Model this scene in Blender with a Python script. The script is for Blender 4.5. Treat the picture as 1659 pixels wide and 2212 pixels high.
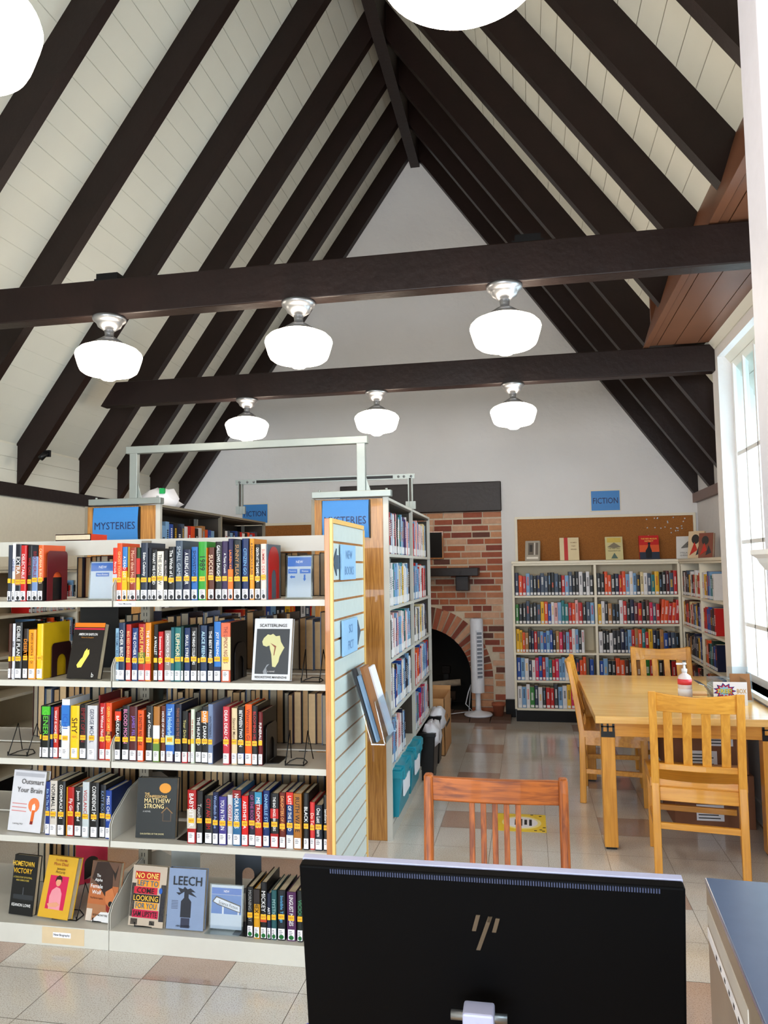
import bpy, bmesh, math, random
from mathutils import Vector, Matrix
for o in list(bpy.data.objects): bpy.data.objects.remove(o)
S = bpy.context.scene
COL = S.collection
random.seed(7)
PI = math.pi

# ------------------------------------------------------------------ camera
FPX, CX, CY, EYE = 1643.65, 829.5, 1106.0, 1.52
YAW, PIT, ROL = 0.185727, 0.073926, -0.014092
_f = Vector((-math.sin(YAW)*math.cos(PIT), math.cos(YAW)*math.cos(PIT), math.sin(PIT)))
_r0 = Vector((math.cos(YAW), math.sin(YAW), 0)); _u0 = _r0.cross(_f)
CR = _r0*math.cos(ROL)+_u0*math.sin(ROL); CU = -_r0*math.sin(ROL)+_u0*math.cos(ROL)
cam = bpy.data.objects.new('camera', bpy.data.cameras.new('camera')); COL.objects.link(cam)
mw = Matrix((CR, CU, -_f)).transposed().to_4x4(); mw.translation = Vector((0, 0, EYE)); cam.matrix_world = mw
cam.data.sensor_fit = 'VERTICAL'; cam.data.sensor_height = 36; cam.data.lens = FPX/2212*36
cam.data.clip_start = .05
S.camera = cam
def ray(x, y): return _f+(x-CX)/FPX*CR-(y-CY)/FPX*CU
def atY(x, y, Y):
    r = ray(x, y); return Vector((0, 0, EYE))+r*(Y/r.y)
# ------------------------------------------------------------------ light
vs = S.view_settings
vs.view_transform = 'Standard'; vs.look = 'None'; vs.gamma = 1; vs.use_curve_mapping = False
vs.exposure = -0.02
W = bpy.data.worlds.new('world'); S.world = W; W.use_nodes = True
bg = W.node_tree.nodes['Background']; bg.inputs[0].default_value = (.86, .93, 1, 1); bg.inputs[1].default_value = 4.2
def daylight(name, loc, rot, sx, sy, power, col=(.80, .90, 1)):
    l = bpy.data.lights.new(name, 'AREA'); l.shape = 'RECTANGLE'; l.size = sx; l.size_y = sy; l.energy = power; l.color = col
    o = bpy.data.objects.new(name, l); o.location = loc; o.rotation_euler = rot; COL.objects.link(o)
# area lamps outside the seen window and the unseen ones added for light
for wy in (4.95, 3.2, 1.2, -.8, -2.8):
    daylight('window_daylight_fill', (1.85, wy, 1.95), (0, math.radians(90), 0), 2.1, 1.1, 50)
daylight('window_daylight_fill', (-1.3, -5.4, 1.7), (math.radians(90), 0, 0), 3.6, 2.2, 420)  # fill lamp for the unseen window added behind the camera
LAMP_STRENGTH = 21.0

# ------------------------------------------------------------------ materials
def lin(c): return tuple(((v/255)/12.92 if v/255 <= .04045 else ((v/255+.055)/1.055)**2.4) for v in c)
_mc = {}
def mat(name, rgb, rough=.6, metal=0, var=.06, scale=30, bump=0, bscale=80, spec=.5, coat=0):
    k = (name, rgb, rough)
    if k in _mc: return _mc[k]
    m = bpy.data.materials.new(name); m.use_nodes = True; nt = m.node_tree; b = nt.nodes['Principled BSDF']
    b.inputs['Roughness'].default_value = rough; b.inputs['Metallic'].default_value = metal
    b.inputs['Specular IOR Level'].default_value = spec; b.inputs['Coat Weight'].default_value = coat
    tc = nt.nodes.new('ShaderNodeTexCoord'); n = nt.nodes.new('ShaderNodeTexNoise'); n.inputs['Scale'].default_value = scale
    nt.links.new(tc.outputs['Object'], n.inputs['Vector'])
    mx = nt.nodes.new('ShaderNodeMix'); mx.data_type = 'RGBA'; c = lin(rgb)
    mx.inputs[6].default_value = tuple(v*(1-var) for v in c)+(1,); mx.inputs[7].default_value = tuple(min(1, v*(1+var)) for v in c)+(1,)
    nt.links.new(n.outputs['Fac'], mx.inputs[0]); nt.links.new(mx.outputs[2], b.inputs['Base Color'])
    if bump:
        n2 = nt.nodes.new('ShaderNodeTexNoise'); n2.inputs['Scale'].default_value = bscale; n2.inputs['Detail'].default_value = 4
        nt.links.new(tc.outputs['Object'], n2.inputs['Vector'])
        bp = nt.nodes.new('ShaderNodeBump'); bp.inputs['Strength'].default_value = bump; bp.inputs['Distance'].default_value = .01
        nt.links.new(n2.outputs['Fac'], bp.inputs['Height']); nt.links.new(bp.outputs[0], b.inputs['Normal'])
    _mc[k] = m; return m
def wood(name, c1, c2, rough=.4, axis=2, scale=1., coat=.2):
    k = (name, axis)
    if k in _mc: return _mc[k]
    m = bpy.data.materials.new(name); m.use_nodes = True; nt = m.node_tree; b = nt.nodes['Principled BSDF']
    b.inputs['Roughness'].default_value = rough; b.inputs['Coat Weight'].default_value = coat
    tc = nt.nodes.new('ShaderNodeTexCoord'); mp = nt.nodes.new('ShaderNodeMapping')
    sc = [38*scale]*3; sc[axis] = 2.2*scale; mp.inputs['Scale'].default_value = sc
    n = nt.nodes.new('ShaderNodeTexNoise'); n.inputs['Scale'].default_value = 1.6; n.inputs['Detail'].default_value = 5; n.inputs['Distortion'].default_value = .6
    nt.links.new(tc.outputs['Object'], mp.inputs[0]); nt.links.new(mp.outputs[0], n.inputs['Vector'])
    cr = nt.nodes.new('ShaderNodeValToRGB'); cr.color_ramp.elements[0].position = .36; cr.color_ramp.elements[1].position = .64
    cr.color_ramp.elements[0].color = lin(c2)+(1,); cr.color_ramp.elements[1].color = lin(c1)+(1,)
    nt.links.new(n.outputs['Fac'], cr.inputs[0]); nt.links.new(cr.outputs[0], b.inputs['Base Color'])
    _mc[k] = m; return m
def clear(name, tint=(240, 248, 250), a=.16):
    if name in _mc: return _mc[name]
    m = bpy.data.materials.new(name); m.use_nodes = True; nt = m.node_tree; nt.nodes.remove(nt.nodes['Principled BSDF'])
    t = nt.nodes.new('ShaderNodeBsdfTransparent'); t.inputs[0].default_value = lin(tint)+(1,)
    g = nt.nodes.new('ShaderNodeBsdfGlossy'); g.inputs['Roughness'].default_value = .05
    x = nt.nodes.new('ShaderNodeMixShader'); x.inputs[0].default_value = a
    nt.links.new(t.outputs[0], x.inputs[1]); nt.links.new(g.outputs[0], x.inputs[2]); nt.links.new(x.outputs[0], nt.nodes['Material Output'].inputs[0])
    _mc[name] = m; return m
def emit(name, rgb, s):
    m = bpy.data.materials.new(name); m.use_nodes = True; b = m.node_tree.nodes['Principled BSDF']
    b.inputs['Base Color'].default_value = lin(rgb)+(1,); b.inputs['Emission Color'].default_value = lin(rgb)+(1,); b.inputs['Emission Strength'].default_value = s
    return m
M_white_wall = mat('stucco_white', (222, 220, 220), .85, var=.04, scale=3, bump=.7, bscale=11)
M_wall_l = mat('plaster_cream', (226, 222, 208), .85, bump=.1, bscale=20)
M_plank = mat('painted_ceiling_board', (222, 221, 211), .7, var=.04, scale=4)
M_beam = mat('dark_stained_beam', (30, 17, 14), .42, var=.3, scale=8, bump=.2, bscale=25, spec=.3)
M_soffit = mat('brown_painted_board', (108, 66, 44), .4, var=.12, scale=6)
M_trim = mat('white_paint', (226, 226, 226), .4, var=.02)
M_cream = mat('cream_shelf_paint', (226, 217, 196), .5, var=.03)
M_grey = mat('grey_metal_shelf', (198, 196, 188), .42, var=.03)
M_greyd = mat('taupe_metal', (132, 124, 108), .45, var=.05)
M_darkin = mat('dark_brown_metal', (70, 62, 54), .5)
M_black = mat('black_metal', (10, 10, 12), .4, spec=.3)
M_blackw = mat('black_base', (14, 10, 10), .5, var=.3, spec=.15)
M_steel = mat('galvanised_steel', (146, 153, 150), .42, metal=.55, var=.08, scale=14)
M_chrome = mat('brushed_nickel', (146, 148, 152), .34, metal=.9)
M_oakp = wood('oak_panel', (196, 138, 64), (156, 100, 36), .45, scale=1.6)
M_oakd = wood('oak_edge', (190, 120, 46), (160, 92, 30), .4)
M_maple = wood('maple_chair', (226, 160, 60), (206, 138, 42), .35)
M_maplex = wood('maple_chair', (226, 160, 60), (206, 138, 42), .35, axis=0)
M_tabt = wood('maple_table_top', (234, 188, 116), (220, 168, 94), .22, axis=0, scale=.7)
M_red = wood('red_oak', (182, 96, 22), (120, 54, 6), .45, scale=1.6, coat=.08)
M_redx = wood('red_oak', (182, 96, 22), (120, 54, 6), .45, axis=0, scale=1.6, coat=.08)
M_page = mat('paper_pages', (214, 200, 172), .8, var=.1, scale=60)
M_paged = mat('tan_pages', (170, 134, 92), .85, var=.16, scale=50)
M_paper = mat('white_paper', (232, 232, 240), .7, var=.02)
M_sticker = mat('yellow_sticker', (240, 178, 20), .5)
M_ink = mat('black_ink', (20, 20, 26), .6)
M_white = mat('white_ink', (236, 236, 236), .6)
M_blue = mat('blue_sign_card', (52, 128, 200), .45, var=.03)
M_bluel = mat('pale_blue_sign', (150, 196, 236), .4)
M_navy = mat('navy_ink', (18, 34, 84), .5)
M_cork = mat('cork', (152, 96, 44), .95, var=.45, scale=130, bump=.3, bscale=200)
M_teal = mat('teal_plastic', (14, 138, 160), .4)
M_card = mat('cardboard', (196, 146, 96), .8, var=.06)
M_cardd = mat('brown_cardboard', (128, 82, 56), .8, var=.08)
M_fan = mat('white_plastic', (226, 228, 238), .35)
M_glass = clear('window_glass', (240, 250, 252), .06)
M_acr = clear('clear_acrylic', (240, 246, 250), .14)

# ------------------------------------------------------------------ mesh builder
class MB:
    def __init__(s): s.v = []; s.f = []; s.mi = []; s.ms = []; s.sm = []; s.T = None
    def _m(s, m):
        if m not in s.ms: s.ms.append(m)
        return s.ms.index(m)
    def add(s, vs, fs, m, smooth=False):
        b = len(s.v); k = s._m(m)
        for v in vs:
            v = Vector(v)
            if s.T is not None: v = s.T @ v
            s.v.append(v)
        for f in fs: s.f.append([b+i for i in f]); s.mi.append(k); s.sm.append(smooth)
        return s
    def box(s, x0, x1, y0, y1, z0, z1, m):
        if x0 > x1: x0, x1 = x1, x0
        if y0 > y1: y0, y1 = y1, y0
        if z0 > z1: z0, z1 = z1, z0
        return s.hexa([(x0, y0, z0), (x1, y0, z0), (x1, y1, z0), (x0, y1, z0), (x0, y0, z1), (x1, y0, z1), (x1, y1, z1), (x0, y1, z1)], m)
    def hexa(s, p, m):
        return s.add(p, [(3, 2, 1, 0), (4, 5, 6, 7), (0, 1, 5, 4), (1, 2, 6, 5), (2, 3, 7, 6), (3, 0, 4, 7)], m)
    def prism(s, poly, ax, a0, a1, m, smooth=False):
        def P(q, a):
            return {0: (a, q[0], q[1]), 1: (q[0], a, q[1]), 2: (q[0], q[1], a)}[ax]
        n = len(poly); vs = [P(q, a0) for q in poly]+[P(q, a1) for q in poly]
        fs = [tuple(range(n)), tuple(range(2*n-1, n-1, -1))]+[(i, n+i, n+(i+1) % n, (i+1) % n) for i in range(n)]
        area = sum(poly[i][0]*poly[(i+1) % n][1]-poly[(i+1) % n][0]*poly[i][1] for i in range(n))
        flip = (area > 0) != (ax == 1)
        if a1 < a0: flip = not flip
        if flip: fs = [tuple(reversed(f)) for f in fs]
        return s.add(vs, fs, m, smooth)
    def lathe(s, prof, m, c=(0, 0, 0), n=32, ax=2, smooth=True):
        vs = []; fs = []
        for r, z in prof:
            for i in range(n):
                a = 2*PI*i/n; p = (r*math.cos(a), r*math.sin(a), z)
                if ax == 0: p = (p[2], p[0], p[1])
                if ax == 1: p = (p[1], p[2], p[0])
                vs.append((p[0]+c[0], p[1]+c[1], p[2]+c[2]))
        k = len(prof)
        for j in range(k-1):
            for i in range(n): fs.append((j*n+i, j*n+(i+1) % n, (j+1)*n+(i+1) % n, (j+1)*n+i))
        if prof[0][0] > 1e-4: fs.append(tuple(reversed(range(n))))
        if prof[-1][0] > 1e-4: fs.append(tuple((k-1)*n+i for i in range(n)))
        return s.add(vs, fs, m, smooth)
    def tube(s, pts, r, m, n=8, closed=False):
        pts = [Vector(p) for p in pts]; vs = []; fs = []; k = len(pts)
        for j, p in enumerate(pts):
            a = pts[(j-1) % k] if (j > 0 or closed) else p; b = pts[(j+1) % k] if (j < k-1 or closed) else p
            d = (b-a).normalized(); up = Vector((0, 0, 1)) if abs(d.z) < .9 else Vector((1, 0, 0))
            u = d.cross(up).normalized(); w = d.cross(u)
            for i in range(n):
                t = 2*PI*i/n; vs.append(p+u*(r*math.cos(t))+w*(r*math.sin(t)))
        for j in range(k if closed else k-1):
            q = (j+1) % k
            for i in range(n): fs.append((j*n+i, j*n+(i+1) % n, q*n+(i+1) % n, q*n+i))
        if not closed: fs += [tuple(reversed(range(n))), tuple((k-1)*n+i for i in range(n))]
        return s.add(vs, fs, m, True)
    def bar(s, a, b, w, t, m, up=(0, 0, 1)):
        a = Vector(a); b = Vector(b); d = (b-a).normalized(); u = Vector(up); x = d.cross(u).normalized()*w/2; z = x.cross(d).normalized()*t/2
        return s.hexa([a-x-z, a+x-z, b+x-z, b-x-z, a-x+z, a+x+z, b+x+z, b-x+z], m)
    def build(s, name, parent=None, o=None, bevel=0, seg=2, fix=False):
        me = bpy.data.meshes.new(name); o = Vector(o) if o is not None else Vector((0, 0, 0))
        me.from_pydata([tuple(v-o) for v in s.v], [], s.f)
        for m in s.ms: me.materials.append(m)
        me.polygons.foreach_set('material_index', s.mi); me.polygons.foreach_set('use_smooth', s.sm)
        if fix:
            bm = bmesh.new(); bm.from_mesh(me); bmesh.ops.recalc_face_normals(bm, faces=bm.faces); bm.to_mesh(me); bm.free()
        me.update()
        ob = bpy.data.objects.new(name, me); COL.objects.link(ob)
        if parent is not None: ob.parent = parent
        else: ob.location = o
        if bevel:
            bv = ob.modifiers.new('bevel', 'BEVEL'); bv.width = bevel; bv.segments = seg; bv.limit_method = 'ANGLE'; bv.angle_limit = .6
        return ob
LAB = {}
def tag(o, label, cat, group=None, kind=None):
    o['label'] = label; o['category'] = cat
    if group: o['group'] = group
    if kind: o['kind'] = kind
    n = len(label.split())
    if not 4 <= n <= 16: print('LABEL LENGTH', n, label)
    if label in LAB: print('LABEL DUP', label)
    LAB[label] = o; return o
def thing(name, label, cat, loc=(0, 0, 0), rz=0, group=None, rx=0):
    o = bpy.data.objects.new(name, None); o.empty_display_size = .05; COL.objects.link(o)
    o.location = loc; o.rotation_euler = (rx, 0, rz); return tag(o, label, cat, group)
def struct(name, mb, bevel=0, fix=False):
    o = mb.build(name, bevel=bevel, fix=fix); o['kind'] = 'structure'; return o
def dup(root, label, loc, rz=None):
    r = root.copy(); COL.objects.link(r); r.location = loc
    if rz is not None: r.rotation_euler = (0, 0, rz)
    for ch in list(root.children):
        c = ch.copy(); COL.objects.link(c); c.parent = r
        for g in list(ch.children):
            d = g.copy(); COL.objects.link(d); d.parent = c
    r['label'] = label; LAB[label] = r; return r
# ------------------------------------------------------------------ lettering
_tc = {}
def text_raw(st, bold=True):
    if st in _tc: return _tc[st]
    cu = bpy.data.curves.new('lettering', 'FONT'); cu.body = st; cu.size = 1; cu.resolution_u = 2; cu.align_x = 'CENTER'; cu.offset = 0 if (st[0] == 'M' or not bold) else .008
    ob = bpy.data.objects.new('lettering', cu); COL.objects.link(ob)
    dg = bpy.context.evaluated_depsgraph_get(); me = bpy.data.meshes.new_from_object(ob.evaluated_get(dg))
    vs = [v.co.copy() for v in me.vertices]; fs = [tuple(p.vertices) for p in me.polygons]
    bpy.data.objects.remove(ob); bpy.data.curves.remove(cu); bpy.data.meshes.remove(me)
    if not vs: vs = [Vector((0, 0, 0))]
    x0 = min(v.x for v in vs); x1 = max(v.x for v in vs); y0 = min(v.y for v in vs); y1 = max(v.y for v in vs)
    c = Vector(((x0+x1)/2, (y0+y1)/2, 0)); r = ([v-c for v in vs], fs, max(x1-x0, 1e-3), max(y1-y0, 1e-3)); _tc[st] = r; return r
def lettering(mb, st, m, c, right, up, w, h, keep=True):
    vs, fs, tw, th = text_raw(st); sx = w/tw; sy = h/th
    if keep: k = min(sx, sy); sx = k; sy = min(sy, k*1.5)
    R = Vector(right).normalized(); U = Vector(up).normalized(); c = Vector(c)
    mb.add([c+R*(v.x*sx)+U*(v.y*sy) for v in vs], fs, m); return mb
X_, Y_, Z_ = (1, 0, 0), (0, 1, 0), (0, 0, 1)

# ================================================================== SETTING
XL, XR, XW, YF, YB = -3.83, 1.67, 1.31, 8.0, -5.2
TL = .305
# floor: 12-inch tiles, mauve accent every third tile both ways
def floor_mat(name, c, c2):
    m = bpy.data.materials.new(name); m.use_nodes = True; nt = m.node_tree; b = nt.nodes['Principled BSDF']; N = nt.nodes.new; L = nt.links.new
    b.inputs['Roughness'].default_value = .18; b.inputs['Coat Weight'].default_value = .6; b.inputs['Coat Roughness'].default_value = .08
    g = N('ShaderNodeNewGeometry'); n = N('ShaderNodeTexNoise'); n.inputs['Scale'].default_value = 220; n.inputs['Detail'].default_value = 3
    n2 = N('ShaderNodeTexNoise'); n2.inputs['Scale'].default_value = 1.7; n2.inputs['Detail'].default_value = 5
    L(g.outputs['Position'], n.inputs['Vector']); L(g.outputs['Position'], n2.inputs['Vector'])
    r = N('ShaderNodeValToRGB'); r.color_ramp.elements[0].position = .32; r.color_ramp.elements[0].color = lin(c2)+(1,); r.color_ramp.elements[1].position = .5; r.color_ramp.elements[1].color = lin(c)+(1,)
    L(n.outputs['Fac'], r.inputs[0])
    mx = N('ShaderNodeMix'); mx.data_type = 'RGBA'; mx.blend_type = 'MULTIPLY'; mx.inputs[7].default_value = (.88, .79, .68, 1)
    r2 = N('ShaderNodeValToRGB'); r2.color_ramp.elements[0].position = .45; r2.color_ramp.elements[1].position = .72
    L(n2.outputs['Fac'], r2.inputs[0]); L(r2.outputs[0], mx.inputs[0]); L(r.outputs[0], mx.inputs[6]); L(mx.outputs[2], b.inputs['Base Color'])
    return m
FM = floor_mat('speckled_floor_tile', (214, 211, 206), (172, 162, 150)); FA = floor_mat('mauve_floor_tile', (184, 160, 148), (146, 122, 108)); FG = mat('grout', (120, 108, 96), .8)
mb = MB(); mb.box(-4.1, 1.53, YB-.2, YF+.6, -.1, -.003, FG); mb.box(1.53, 1.9, 5.5, YF+.6, -.1, -.003, FG)
g = .0011
for i in range(-13, 6):
    for j in range(-18, 29):
        x0 = TL*(i+.2); y0 = TL*j; m = FA if (i % 3 == 1 and j % 3 == 0) else FM
        mb.add([(x0+g, y0+g, 0), (x0+TL-g, y0+g, 0), (x0+TL-g, y0+TL-g, 0), (x0+g, y0+TL-g, 0)], [(0, 1, 2, 3)], m)
struct('floor', mb)
ZR, XRDG, SL = 5.93, -1.10, 1.395
SLL = 1.43
def zl(x): return 7.66+SLL*x      # underside line of left rafters
def zr(x): return ZR-SL*(x+1.03)
OFF = .33
# far gable wall with chimney breast recess
BX0, BX1 = -1.98, -.262
mb = MB()
apx = ZR+OFF+.16
mb.prism([(XL, 0), (BX0, 0), (BX0, 2.11), (BX1, 2.11), (BX1, 0), (XR, 0), (XR, 2.5), (XRDG, apx), (XL, 2.55)], 1, YF, YF+.25, M_white_wall)
struct('wall_far', mb)
mb = MB(); mb.box(XL-.2, XL, YB, YF+.25, 0, 2.6, M_wall_l); struct('wall_left', mb)
# left plate and small ledge
mb = MB(); mb.box(XL, XL+.03, YB, YF, 2.10, 2.20, M_beam); struct('trim_1', mb)
mb = MB(); mb.box(XR, XR+.2, 5.55, YF+.25, 0, 2.5, M_white_wall); mb.box(XR-.28, XR, 7.0, YF, 0, .001, M_trim); struct('wall_right_recess', mb)
# window wall (dormer): first opening in view, the rest unseen, added for light
openings = [(4.45, 5.45), (2.7, 3.75), (.7, 1.75), (-1.3, -.25), (-3.3, -2.25)]
mb = MB(); zs, zt = .76, 2.93
ys = [YB]+[v for o in sorted(openings) for v in o]+[5.60]
for k in range(0, len(ys), 2): mb.box(XW, XW+.22, ys[k], ys[k+1], 0, 3.12, M_white_wall)
for a, b in openings: mb.box(XW, XW+.22, a, b, 0, zs, M_white_wall); mb.box(XW, XW+.22, a, b, zt, 3.12, M_white_wall)
mb.box(XW+.22, XR+.2, 5.50, 5.60, 0, 3.12, M_white_wall)
struct('wall_right', mb)
mb = MB(); mb.box(XW-.018, XW, 1.8, 5.6, 0, .12, M_trim); struct('baseboard_right', mb)
mb = MB(); mb.prism([(XL, 0), (XW, 0), (XW, 3.2), (XRDG, apx), (XL, 2.55)], 1, YB-.2, YB, M_wall_l)
o = struct('wall_back', mb)
# unseen back wall rebuilt as four pieces, leaving a wide window added for light
bpy.data.objects.remove(o)
mb = MB(); mb.box(XL, -3.2, YB-.2, YB, 0, 2.8, M_wall_l); mb.box(.6, XW, YB-.2, YB, 0, 2.8, M_wall_l); mb.box(-3.2, .6, YB-.2, YB, 0, .6, M_wall_l)
mb.prism([(XL, 2.8), (XW, 2.8), (XW, 3.2), (XRDG, apx), (XL, 2.56)], 1, YB-.2, YB, M_wall_l); struct('wall_back', mb)
def window(n, ya, yb, x=XW+.085):
    mb = MB(); t = .035
    mb.box(x, x+.05, ya, ya+.04, zs, zt, M_trim); mb.box(x, x+.05, yb-.04, yb, zs, zt, M_trim)
    mb.box(x, x+.05, ya, yb, zs, zs+.05, M_trim); mb.box(x, x+.05, ya, yb, zt-.05, zt, M_trim)
    k = 4
    for q in range(1, k): yy = ya+(yb-ya)*q/k; mb.box(x+.005, x+.04, yy-.011, yy+.011, zs, zt, M_trim)
    for zz in (1.12, 1.66, 2.25): mb.box(x+.005, x+.04, ya, yb, zz-.014, zz+.014, M_trim)
    o = struct('window_%d' % n, mb, bevel=.003)
    p = MB(); p.box(x+.02, x+.024, ya+.03, yb-.03, zs+.03, zt-.03, M_glass); q = p.build('pane', o)
    s = MB(); s.box(XW-.03, XW+.09, ya-.03, yb+.03, zs-.03, zs, M_trim); s.build('window_sill', o, bevel=.004)
for n, (a, b) in enumerate(openings): window(n+1, a, b)
# ceiling slopes: painted planks
def planks(name, side):
    mb = MB(); n = Vector((SL, 0, -1)).normalized() if side < 0 else Vector((-SL, 0, -1)).normalized()
    x0 = -1.12 if side < 0 else -1.08; step = .0824
    xe = XL-.05 if side < 0 else XR+.15
    x = x0
    while (x > xe if side < 0 else x < xe):
        x2 = x+side*(step-.0028)
        z = (lambda q: (zl(q) if side < 0 else zr(q))+OFF)
        if side < 0: a, b = x2, x
        else: a, b = x, x2
        for (y0, y1) in ((YB, YF),):
            p = [(a, y0, z(a)), (b, y0, z(b)), (b, y1, z(b)), (a, y1, z(a))]
            mb.hexa(p+[(q[0], q[1], q[2]+.03) for q in p], M_plank)
        x = x+side*step
    z = (lambda q: (zl(q) if side < 0 else zr(q))+OFF+.012)
    a, b = (xe, x0+.03) if side < 0 else (x0-.03, xe)
    p = [(a, YB, z(a)), (b, YB, z(b)), (b, YF+.25, z(b)), (a, YF+.25, z(a))]
    mb.hexa(p+[(q[0], q[1], q[2]+.06) for q in p], M_plank)
    struct(name, mb)
planks('ceiling_left', -1); planks('ceiling_right', 1)
mb = MB()
for k in range(3): mb.box(XL-.004, XL+.008, YB, YF, 2.205+k*.098, 2.30+k*.098, M_plank)
struct('trim_2', mb)
# rafters
RY = [-4.7, -3.9, -3.1, -2.35, -1.6, -.85, -.1, .65, 1.38, 2.10, 2.85, 3.58, 4.37, 5.20, 6.02, 6.65, 7.29, 7.955]
mb = MB()
for k, y in enumerate(RY):
    h = .038
    p = [(-1.13, zl(-1.13)), (-1.13, zl(-1.13)+OFF), (XL, zl(XL)+OFF), (XL, zl(XL))]
    mb.prism(p, 1, y-h, y+h, M_beam)
    xe, xf = (.915, .975) if y < 5.6 else (XR, XR)
    p = [(-1.07, zr(-1.07)), (-1.07, zr(-1.07)+OFF), (xf, zr(xf)+OFF), (xe, zr(xe))]
    mb.prism(p, 1, y-h, y+h, M_beam)
struct('rafters_trim', mb).name = 'trim_3'
mb = MB(); mb.box(-1.15, -1.05, YB, YF-.0, ZR-.02, ZR+.45, M_beam); struct('trim_4', mb)
# dormer soffit + fascia
mb = MB(); zz = 3.05
for a, b in ((.884, .925), (.93, 1.045), (1.05, 1.195), (1.20, 1.31)): mb.box(a, b, YB, 5.5, zz, zz+.02, M_soffit)
mb.box(.89, 1.5, YB, 5.6, zz+.012, zz+.04, M_beam); struct('ceiling_soffit', mb)
mb = MB(); mb.prism([(.840, 3.045), (.880, 3.045), (1.02, 3.46), (.975, 3.46)], 1, YB, 5.55, M_soffit); struct('trim_5', mb)
mb = MB(); mb.prism([(.90, 3.095), (1.23, 3.095), (.98, zr(.98)+OFF), (.90, zr(.98)+OFF)], 1, 5.52, 5.56, M_soffit); struct('trim_6', mb)
mb = MB(); mb.box(XR-.04, XR+.02, 5.6, YF, 2.13, 2.22, M_soffit); struct('trim_7', mb)
# tie beams
def beam(n, y0, y1, zb=2.85, zt2=3.04, tops=()):
    mb = MB(); xl0 = (zb-OFF-7.66)/SLL; xl1 = (zt2-OFF-7.66)/SLL
    mb.prism([(xl0+.25, zb), (1.31, zb), (1.31, zt2), (xl1+.25, zt2)], 1, y0, y1, M_beam)
    o = struct('trim_%d' % n, mb, bevel=.006)
beam(8, 3.525, 3.62); beam(9, 5.51, 5.61); beam(10, 1.225, 1.325); beam(11, -.85, -.75); beam(12, -3.1, -3.0)
for k, x in enumerate((-2.115, .04)):
    mb = MB(); mb.box(x-.06, x+.06, 3.53, 3.62, 3.04, 3.075, M_black); mb.box(x-.075, x+.075, 3.535, 3.615, 3.04, 3.05, M_black)
    o = mb.build('junction_box', o=(x, 3.57, 3.04)); tag(o, ('dark junction box on top of the nearer tie beam, left end' if k == 0 else 'dark junction box on top of the nearer tie beam, near the gable'), 'junction box')
# white column edge at the right, in front of the windows
mb = MB(); mb.box(.498, .60, 1.62, 1.75, 0, 3.70, mat('grey_white_column_paint', (196, 196, 208), .5))
struct('trim_13', mb, bevel=.004)
c = MB(); c.prism([(0.469, 1.548), (0.469, 1.538), (0.481, 1.53), (0.486, 1.52), (0.498, 1.505), (0.498, 1.548)], 1, 1.60, 1.752, M_trim); struct('trim_14', c)

# ------------------------------------------------------------------ brick fireplace
BR = [mat('brick', c, .85, var=.22, scale=18, bump=.4, bscale=60) for c in ((158, 84, 62), (186, 124, 94), (132, 66, 52), (206, 162, 134), (104, 62, 52), (172, 98, 66), (196, 140, 104))]
M_mort = mat('mortar', (212, 196, 174), .95, var=.15, bump=.5, bscale=60)
M_soot = mat('soot_black', (12, 11, 11), .9)
ACX, ACZ, AR, AO = -1.12, .38, .51, .745
fb = MB()
# back slab with arched opening
out = [(BX0, 0), (ACX-AR, 0)]+[(ACX-AR*math.cos(t), ACZ+AR*math.sin(t)) for t in [PI*k/20 for k in range(21)]]+[(ACX+AR, 0), (BX1, 0), (BX1, 2.3), (BX0, 2.3)]
fb.prism(out, 1, 8.05, 8.14, M_mort)
bh, bl = .066, .205
rnd = random.Random(3)
z = .012; row = 0
while z < 2.12:
    x = BX0-(.0 if row % 2 else .1)
    while x < BX1:
        l = bl*rnd.uniform(.88, 1.08) if rnd.random() > .15 else bl*.5; a, b = max(x+.006, BX0), min(x+l-.006, BX1)
        if b-a > .03:
            def inside(px, pz):
                if pz < ACZ: return abs(px-ACX) < AO+.0
                return (px-ACX)**2+(pz-ACZ)**2 < AO*AO
            if not (inside((a+b)/2, z+bh/2)):
                if inside(a, z+bh/2) and ACX < a: a = ACX+math.sqrt(max(AO*AO-max(z+bh/2-ACZ, 0)**2, 0))+.008
                if inside(b, z+bh/2) and b < ACX: b = ACX-math.sqrt(max(AO*AO-max(z+bh/2-ACZ, 0)**2, 0))-.008
                if b-a > .02: fb.box(a, b, 8.04-rnd.uniform(0, .008), 8.07, z, z+bh-.014+rnd.uniform(-.002, .003), rnd.choice(BR))
        x += l
    z += bh+.004; row += 1
nv = 30
for k in range(nv):
    t0 = PI*k/nv+.012; t1 = PI*(k+1)/nv-.012
    q = [(ACX-r*math.cos(t), ACZ+r*math.sin(t)) for r, t in ((AR, t0), (AO-.012, t0), (AO-.012, t1), (AR, t1))]
    fb.prism(q, 1, 8.028, 8.12, rnd.choice(BR))
for sgn in (-1, 1):
    for k in range(5):
        a, b = sorted((ACX+sgn*AR, ACX+sgn*(AO-.012))); fb.box(a, b, 8.028, 8.12, .01+k*.074, .01+k*.074+.062, rnd.choice(BR))
fb.box(ACX-AR-.1, ACX+AR+.1, 8.6, 8.65, 0, 1.1, M_soot); fb.box(ACX-AR-.03, ACX-AR, 8.12, 8.6, 0, 1.1, M_soot); fb.box(ACX+AR, ACX+AR+.03, 8.12, 8.6, 0, 1.1, M_soot); fb.box(ACX-AR, ACX+AR, 8.12, 8.6, 1.0, 1.1, M_soot)
fb.box(ACX-AR, ACX+AR, 8.10, 8.6, -.0, .03, M_soot)
FP = thing('brick_fireplace', 'red brick fireplace with arched black opening in far wall', 'fireplace', (-1.12, 8.04, 0))
fo = (-1.12, 8.04, 0)
fb.build('brick_face', FP, fo, fix=True)
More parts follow.
